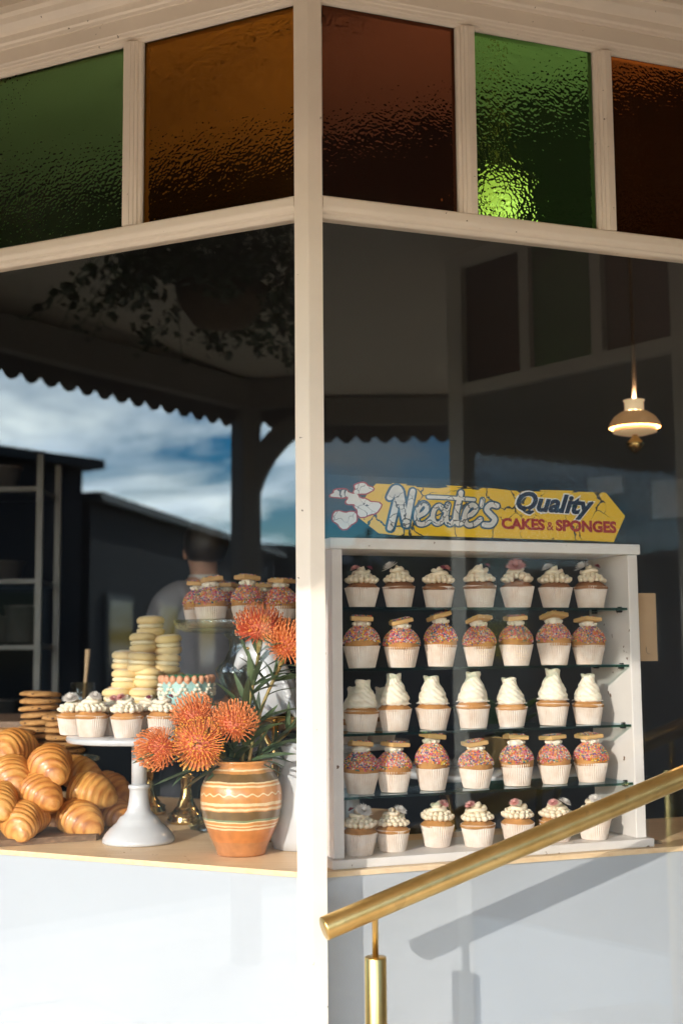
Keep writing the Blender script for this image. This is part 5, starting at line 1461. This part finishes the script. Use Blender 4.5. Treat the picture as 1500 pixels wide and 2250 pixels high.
# ---- brown card in a plastic sleeve beside the cabinet
s0, s1 = sR(1404, 1380, 0.115), sR(1442, 1380, 0.115)
z0_, z1_ = 1.578, 1.752
nt_ = thing('notice_card', 'brown card with a small scribble in a clear sleeve, right of the cabinet', 'card', tuple(WR(s0, 0.115, z0_)), aR)
mb = MB(); mb.box((0, 0, 0), (s1-s0, 0.0015, z1_-z0_)); mb.build('card', M['card'], nt_)
mb = MB(); mb.box((-0.002, -0.002, -0.004), (s1-s0+0.004, -0.0012, z1_-z0_+0.004)); mb.build('sleeve', M['acrylic'], nt_)
mb = MB(); mb.box((0.002, 0.003, -(z0_-ZT)+0.001), (0.010, 0.008, z1_-z0_)); mb.box((0.0, 0.003, -(z0_-ZT)+0.0005), (0.05, 0.05, -(z0_-ZT)+0.006)); mb.build('holder', M['acrylic'], nt_)

mb = MB(); mb.tube([(0.016, -0.0004, 0.030), (0.020, -0.0004, 0.036), (0.018, -0.0004, 0.024), (0.024, -0.0004, 0.018), (0.030, -0.0004, 0.020)], 0.0006, 5); mb.build('scribble', M['choc'], nt_)
# loose pastry flakes on the board and counter
mb = MB(); rr = random.Random(21)
for _ in range(90):
    if rr.random() < 0.5:
        p = onz(rr.uniform(0, 240), rr.uniform(1846, 1858), ZT + 0.0175); z_ = ZT + 0.0172
        if not (-0.93 < p.x < -0.66 and p.y > 3.30 + 0.4*(p.x+0.93)): continue
    else:
        p = onz(rr.uniform(10, 460), rr.uniform(1868, 1893), ZT + 0.0005); z_ = ZT + 0.0006
        if (p - C).dot(iL) < 0.08: continue
    a = rr.uniform(0, 6.28); r_ = rr.uniform(0.0012, 0.0042)
    c_, s_ = math.cos(a)*r_, math.sin(a)*r_
    mb.add([(p.x-c_, p.y-s_, z_), (p.x+s_*0.6, p.y-c_*0.6, z_+0.0008), (p.x+c_, p.y+s_, z_+0.0014), (p.x-s_*0.5, p.y+c_*0.5, z_+0.0005)], [(0,1,2,3)])
o = stuff(mb.build('pastry_flakes', M['cookie'])); o['label'] = 'loose golden pastry flakes scattered round the board'; o['category'] = 'crumbs'

# ================================================================== SHOP INTERIOR
# pendant lamp
lp = at(1394, 935, 4.35)
la = thing('pendant_lamp', 'lit brass hurricane pendant lamp with a ribbed glass shade inside the shop', 'lamp', (lp.x, lp.y, lp.z))
lk = 4.35/F
def lz(y): return (935-y)*lk
M['shade'] = pm('amber_shade', (0.40, 0.24, 0.11), 0.4, 0.1, 10, emit=((1.0, 0.56, 0.24), 0.16))
M['bulbglass'] = pm('lit_chimney', (0.9, 0.8, 0.6), 0.4, 0.02, 10, emit=((1.0, 0.72, 0.40), 0.5))
ribs = lambda r, a, z: r*(1+0.02*math.cos(20*a))
mb = MB(); mb.lathe([(56*lk, lz(940)), (54*lk, lz(930)), (44*lk, lz(915)), (28*lk, lz(904)), (21*lk, lz(902))], 60, fn=ribs, caps=False); mb.build('shade', M['shade'], la)
mb = MB(); mb.lathe([(21*lk, lz(902)), (21*lk, lz(882)), (24*lk, lz(878))], 30, caps=False); mb.build('chimney', M['bulbglass'], la)
mb = MB(); mb.lathe([(46*lk, lz(940)), (48*lk, lz(950)), (30*lk, lz(955)), (10*lk, lz(956))], 40, caps=True); mb.build('diffuser', pm('lit_diffuser', (0.9, 0.75, 0.5), 0.4, 0.02, 10, emit=((1.0, 0.62, 0.32), 0.32)), la)
mb = MB(); mb.lathe([(5*lk, lz(955)), (10*lk, lz(965)), (22*lk, lz(975)), (20*lk, lz(982)), (12*lk, lz(992)), (3*lk, lz(998))], 24); mb.build('oil_font', M['gilt'], la)
mb = MB(); mb.tube([(0, 0, lz(880)), (0.004, 0, lz(840)), (0.0, 0, CEIL - lp.z)], 4*lk, 10); mb.build('rod', pm('dull_brass', (0.022, 0.013, 0.007), 0.6, 0.1, 10), la)
pl_ = bpy.data.lights.new('lamp_light', 'POINT'); pl_.energy = 62; pl_.color = (1.0, 0.70, 0.42); pl_.shadow_soft_size = 0.03
plo = bpy.data.objects.new('bulb', pl_); COL.objects.link(plo); plo.parent = la; plo.location = (0, 0, lz(893))

gp = at(1085, 446, 4.5)
gl_ = thing('ceiling_globe', 'lit globe lamp high inside, glittering through the green and red panes', 'lamp', tuple(gp))
mb = MB(); mb.ball((0, 0, 0), 0.095, 24, 14); mb.build('globe', pm('lit_globe', (0.9, 0.85, 0.7), 0.4, 0.02, 10, emit=((1.0, 0.55, 0.14), 1.2)), gl_)
mb = MB(); mb.lathe([(0.04, 0.078), (0.04, 0.10), (0.012, 0.11), (0.012, CEIL-gp.z-0.03), (0.05, CEIL-gp.z-0.02), (0.05, CEIL-gp.z-0.001)], 20); mb.build('rod', M['gilt'], gl_)

# shelving with trays
sx0, sx1 = at(-120, 1200, 5.9).x, at(92, 1200, 5.9).x
rk = thing('bakery_rack', 'metal bakery rack with trays at the far left inside the shop', 'shelf', (sx0, 5.9, FLOOR))
for xx in (sx0, sx1-0.03):
    for yy in (5.9, 6.28):
        mb = MB(); mb.box((xx, yy, FLOOR), (xx+0.03, yy+0.03, 2.55)); mb.build('upright', M['steel'], rk, world=True)
for zz_ in (0.75, 1.15, 1.62, 1.93, 2.37):
    mb = MB(); mb.cbox((sx0+0.0301, 5.902, zz_), (sx1-0.0301, 6.30, zz_+0.025), 0.003); mb.build('shelf', M['steel'], rk, world=True)
M['tin'] = pm('baking_tin', (0.30, 0.29, 0.28), 0.4, 0.1, 8, metal=0.6)
for i, (fx_, zz_, w_, h_) in enumerate(((0.08, 1.655, 0.2, 0.12), (0.22, 1.655, 0.14, 0.17), (0.10, 1.958, 0.26, 0.08), (0.1, 2.398, 0.22, 0.10), (0.12, 1.178, 0.2, 0.2))):
    o = thing('baking_tin', 'dull metal baking tin, %s on the bakery rack' % ['left on the third shelf', 'right on the third shelf', 'on the fourth shelf', 'on the top shelf', 'on the second shelf'][i], 'tin', (sx0+fx_+0.1, 6.05, zz_))
    mb = MB(); mb.lathe([(w_*0.40, 0.0), (w_*0.44, 0.004), (w_*0.5, h_), (w_*0.53, h_), (w_*0.53, h_+0.006), (w_*0.49, h_+0.006), (w_*0.42, 0.01)], 24); mb.build('pan', M['tin'], o)
# wooden rolling pin handle / spatula jar behind the cookies
sj = at(182, 1500, 4.6)
jr = thing('utensil_jar', 'clear jar holding a pale wooden spoon behind the cookies', 'jar', (sj.x, 4.6, 0))
bench = thing('work_bench', 'dark work bench inside the shop behind the display', 'bench', (-0.9, 4.75, FLOOR))
mb = MB(); mb.cbox((-1.7, 4.45, 1.33), (-0.15, 5.0, 1.37), 0.004); mb.build('bench_top', M['floor_in'], bench, world=True)
for xx in (-1.68, -0.22):
    for yy in (4.47, 4.93):
        mb = MB(); mb.box((xx, yy, FLOOR), (xx+0.05, yy+0.05, 1.3299)); mb.build('leg', M['navy'], bench, world=True)
jr.location.z = 1.3705
mb = MB(); mb.lathe([(0.04, 0.0), (0.045, 0.005), (0.045, 0.13), (0.042, 0.13), (0.041, 0.01), (0.005, 0.008)], 24); mb.build('jar_body', M['pressed'], jr)
mb = MB(); mb.tube([(0.0, 0, 0.012), (0.012, 0, 0.17), (0.016, 0, 0.25)], [0.006, 0.007, 0.010], 8); mb.build('spoon', M['counter'], jr)

# framed sheets on the back wall
wn = Vector((bd.y, -bd.x, 0))
if wn.y > 0: wn = -wn
for i, (xa, xb, ya, yb) in enumerate(((1288, 1372, 1046, 1092), (1428, 1520, 1050, 1145))):
    d0 = ray(xa, yb); nrm = wn
    off = B0 + wn*0.02
    def hit(x, y):
        d_ = ray(x, y); return E0 + d_*((off - E0).dot(nrm)/d_.dot(nrm))
    P = [hit(xa, yb), hit(xb, yb), hit(xb, ya), hit(xa, ya)]
    r_ = thing('wall_picture', 'pale framed sheet on the back wall, %s of the pendant lamp' % ['left below', 'right below'][i], 'picture', tuple(P[0]))
    P = [p - P[0] for p in P]
    P[2].z = P[3].z = (P[2].z+P[3].z)/2; P[1].z = P[0].z; 
    mb = MB(); mb.add(P + [p + wn*0.012 for p in P], [(0,1,2,3),(7,6,5,4),(0,4,5,1),(1,5,6,2),(2,6,7,3),(3,7,4,0)]); mb.build('frame', M['navy'], r_)
    c_ = sum(P, Vector((0,0,0)))/4; Q = [c_ + (p-c_)*0.9 + wn*0.0125 for p in P]
    mb = MB(); mb.add(Q + [q_ + wn*0.002 for q_ in Q], [(0,1,2,3),(7,6,5,4),(0,4,5,1),(1,5,6,2),(2,6,7,3),(3,7,4,0)]); mb.build('sheet', pm('aged_paper', (0.13, 0.13, 0.14), 0.8, 0.25, 9), r_)

# person with the back to the street
pp = Vector((at(448, 1300, 5.3).x, 5.3, FLOOR))
per = thing('person', 'person in a pale grey collared shirt seen from behind inside the shop', 'person', tuple(pp), 0.45)
def skinned(name, vs, es, rad, mat, par, root=0, sub=2):
    me = bpy.data.meshes.new(name); me.from_pydata(vs, es, []); me.materials.append(mat)
    o = put(name, me, par)
    sk = o.modifiers.new('skin', 'SKIN'); sk.use_smooth_shade = True
    lay = me.skin_vertices[0] if me.skin_vertices else None
    if lay is None:
        bm = bmesh.new(); bm.from_mesh(me); bm.verts.layers.skin.verify(); bm.to_mesh(me); bm.free(); lay = me.skin_vertices[0]
    for i, r_ in enumerate(rad):
        lay.data[i].radius = r_ if hasattr(r_, '__len__') else (r_, r_)
        lay.data[i].use_root = (i == root)
    sb = o.modifiers.new('sub', 'SUBSURF'); sb.levels = sb.render_levels = sub
    return o
# body (faces +y, the head turned a little to the left)
hand = lambda s: [(s*0.245, 0.30, 0.955), (s*0.24, 0.345, 0.94), (s*0.225, 0.385, 0.925), (s*0.24, 0.39, 0.92), (s*0.255, 0.385, 0.925), (s*0.265, 0.375, 0.93), (s*0.205, 0.335, 0.95), (s*0.205, 0.365, 0.945)]
vs = [(0,0,0.95), (0,0,1.15), (0,-0.01,1.36), (0,-0.01,1.48), (0,0.0,1.545), (0,0.015,1.60), (0,0.02,1.66), (0,0.01,1.72),
      (0.10,0,0.90), (0.11,0.02,0.50), (0.11,-0.02,0.09), (0.12,0.10,0.035), (-0.10,0,0.90), (-0.11,0.02,0.50), (-0.11,-0.02,0.09), (-0.12,0.10,0.035),
      (0.18,-0.01,1.42), (0.235,-0.02,1.14), (0.24,0.20,1.0), (-0.18,-0.01,1.42), (-0.235,-0.02,1.14), (-0.24,0.20,1.0)]
es = [(0,1),(1,2),(2,3),(3,4),(4,5),(5,6),(6,7),(0,8),(8,9),(9,10),(10,11),(0,12),(12,13),(13,14),(14,15),(3,16),(16,17),(17,18),(3,19),(19,20),(20,21)]
rd = [(0.15,0.10),(0.135,0.095),(0.165,0.105),(0.10,0.075),0.056,0.068,0.080,0.055, 0.09,0.062,0.045,0.035, 0.09,0.062,0.045,0.035, 0.062,0.045,0.032, 0.062,0.045,0.032]
for s, wr in ((1, 18), (-1, 21)):
    b0 = len(vs); hv = hand(s); vs += hv
    rd += [0.026, 0.022, 0.0085, 0.0085, 0.0085, 0.008, 0.010, 0.008]
    es += [(wr, b0), (b0, b0+1), (b0+1, b0+2), (b0+1, b0+3), (b0+1, b0+4), (b0+1, b0+5), (b0, b0+6), (b0+6, b0+7)]
skinned('body', vs, es, rd, M['skin'], per)
skinned('shirt', [(0,0,0.93),(0,0,1.15),(0,-0.01,1.36),(0,-0.01,1.475),(0.19,-0.01,1.42),(0.24,-0.02,1.14),(0.242,0.17,1.02),(-0.19,-0.01,1.42),(-0.24,-0.02,1.14),(-0.242,0.17,1.02)],
        [(0,1),(1,2),(2,3),(3,4),(4,5),(5,6),(3,7),(7,8),(8,9)], [(0.175,0.125),(0.165,0.12),(0.19,0.13),(0.125,0.095),0.082,0.065,0.05,0.082,0.065,0.05], M['shirt'], per)
skinned('trousers', [(0,0,0.96),(0.10,0,0.88),(0.11,0.02,0.50),(0.11,-0.02,0.07),(-0.10,0,0.88),(-0.11,0.02,0.50),(-0.11,-0.02,0.07)], [(0,1),(1,2),(2,3),(0,4),(4,5),(5,6)], [(0.165,0.118),0.108,0.080,0.066,0.108,0.080,0.066], M['trousers'], per)
mb = MB(); mb.lathe([(0.062, 1.50), (0.072, 1.505), (0.070, 1.545), (0.063, 1.548)], 24); mb.build('collar', pm('white_collar', (0.72, 0.71, 0.68), 0.85, 0.03), per, loc=(0, -0.005, 0))
mb = MB()
for k in range(1): mb.ball((0, -0.022, 1.69), 0.112, 22, 14, 0, (0.88, 1.0, 1.05))
hv = mb.build('hair', M['hair'], per)
for v in hv.data.vertices:
    n_ = mnoise.noise(v.co*22)*0.010
    if v.co.y > 0.035 and v.co.z < 1.72: v.co.y = 0.02
    if v.co.z < 1.61: v.co.z = 1.61 + (v.co.z-1.61)*0.2
    v.co += v.co.normalized()*n_*0.5
mb = MB(); mb.tube([(0, 0.10, 1.665), (0, 0.122, 1.645), (0, 0.10, 1.635)], [0.008, 0.014, 0.010], 8); mb.build('nose', M['skin'], per)
for s in (-1, 1):
    mb = MB(); mb.ball((s*0.082, 0.015, 1.645), 0.030, 10, 7, 0, (0.35, 0.6, 1.0)); mb.build('ear', M['skin'], per)
    mb = MB(); mb.ball((s*0.032, 0.088, 1.672), 0.012, 8, 6); mb.build('eye', M['ceramic'], per)
mb = MB(); mb.ball((0, 0.094, 1.605), 0.02, 10, 6, 0, (1.1, 0.4, 0.28)); mb.build('mouth', pm('lips', (0.42, 0.16, 0.13), 0.5, 0.05), per)
per.scale = (0.955,)*3

# ---- cafe furniture behind the cabinet
tb = at(1090, 1700, 4.35)
cafe = thing('cafe_table', 'white round cafe table with brass legs glimpsed behind the cabinet shelves', 'table', (tb.x, 4.35, FLOOR))
TH = 0.76
mb = MB(); mb.lathe([(0.30, TH-0.025), (0.34, TH-0.022), (0.345, TH-0.006), (0.34, TH), (0.02, TH)], 56); mb.build('table_top', M['ceramic'], cafe)
for k in range(4):
    a = PI/4 + k*PI/2; mb = MB(); mb.tube([(0.26*math.cos(a), 0.26*math.sin(a), TH-0.026), (0.20*math.cos(a), 0.20*math.sin(a), 0.4), (0.27*math.cos(a), 0.27*math.sin(a), 0.0)], 0.011, 10); mb.build('leg', M['gilt'], cafe)
mb = MB(); mb.tube([(0.205*math.cos(i*PI/16), 0.205*math.sin(i*PI/16), 0.38) for i in range(33)], 0.008, 8); mb.build('ring_stretcher', M['gilt'], cafe)
pot = thing('potted_plant', 'broad leaved plant in a brass pot on the cafe table behind the cabinet', 'plant', (tb.x+0.03, 4.33, FLOOR+TH+0.0005))
mb = MB(); mb.lathe([(0.055, 0.0), (0.062, 0.004), (0.075, 0.10), (0.08, 0.105), (0.072, 0.105), (0.066, 0.09), (0.01, 0.088)], 32); mb.build('pot', M['gilt'], pot)
M['broad'] = pm('broad_leaf', (0.045, 0.13, 0.035), 0.4, 0.2, 12)
bl_ = leaf_mesh(0.16, 0.035, 0.5, 3); bl_.materials[0] = M['broad']
for k in range(16):
    a = k*2.4; e = 0.5 + 0.8*random.random()
    l_ = put('leaf', bl_, pot, (0.02*math.cos(a), 0.02*math.sin(a), 0.09 + 0.05*random.random())); l_.rotation_euler = (random.uniform(-.3, .3), -e, a); q_ = random.uniform(0.7, 1.2); l_.scale = (q_,)*3
for i, (dx, dy, rz) in enumerate(((-0.62, 0.15, 0.4), (0.60, 0.25, 2.6))):
    ch = thing('cafe_chair', 'brass framed cafe chair %s the white table behind the cabinet' % ['left of', 'right of'][i], 'chair', (tb.x+dx, 4.35+dy, FLOOR), rz, 'cafe chairs')
    mb = MB(); mb.lathe([(0.18, 0.44), (0.195, 0.445), (0.195, 0.462), (0.18, 0.472), (0.02, 0.475)], 36); mb.build('seat', pm('plum_seat', (0.12, 0.03, 0.05), 0.8, 0.1, 10) if i == 0 else bpy.data.materials['plum_seat'], ch)
    for k in range(4):
        a = PI/4 + k*PI/2; mb = MB(); mb.tube([(0.15*math.cos(a), 0.15*math.sin(a), 0.44), (0.20*math.cos(a), 0.20*math.sin(a), 0.0)], 0.010, 8); mb.build('leg', M['gilt'], ch)
    mb = MB(); mb.tube([(-0.16, -0.10, 0.45), (-0.20, -0.15, 0.80), (-0.235, -0.08, 0.90), (-0.245, 0, 0.92), (-0.235, 0.08, 0.90), (-0.20, 0.15, 0.80), (-0.16, 0.10, 0.45)], 0.010, 10); mb.build('back_hoop', M['gilt'], ch)
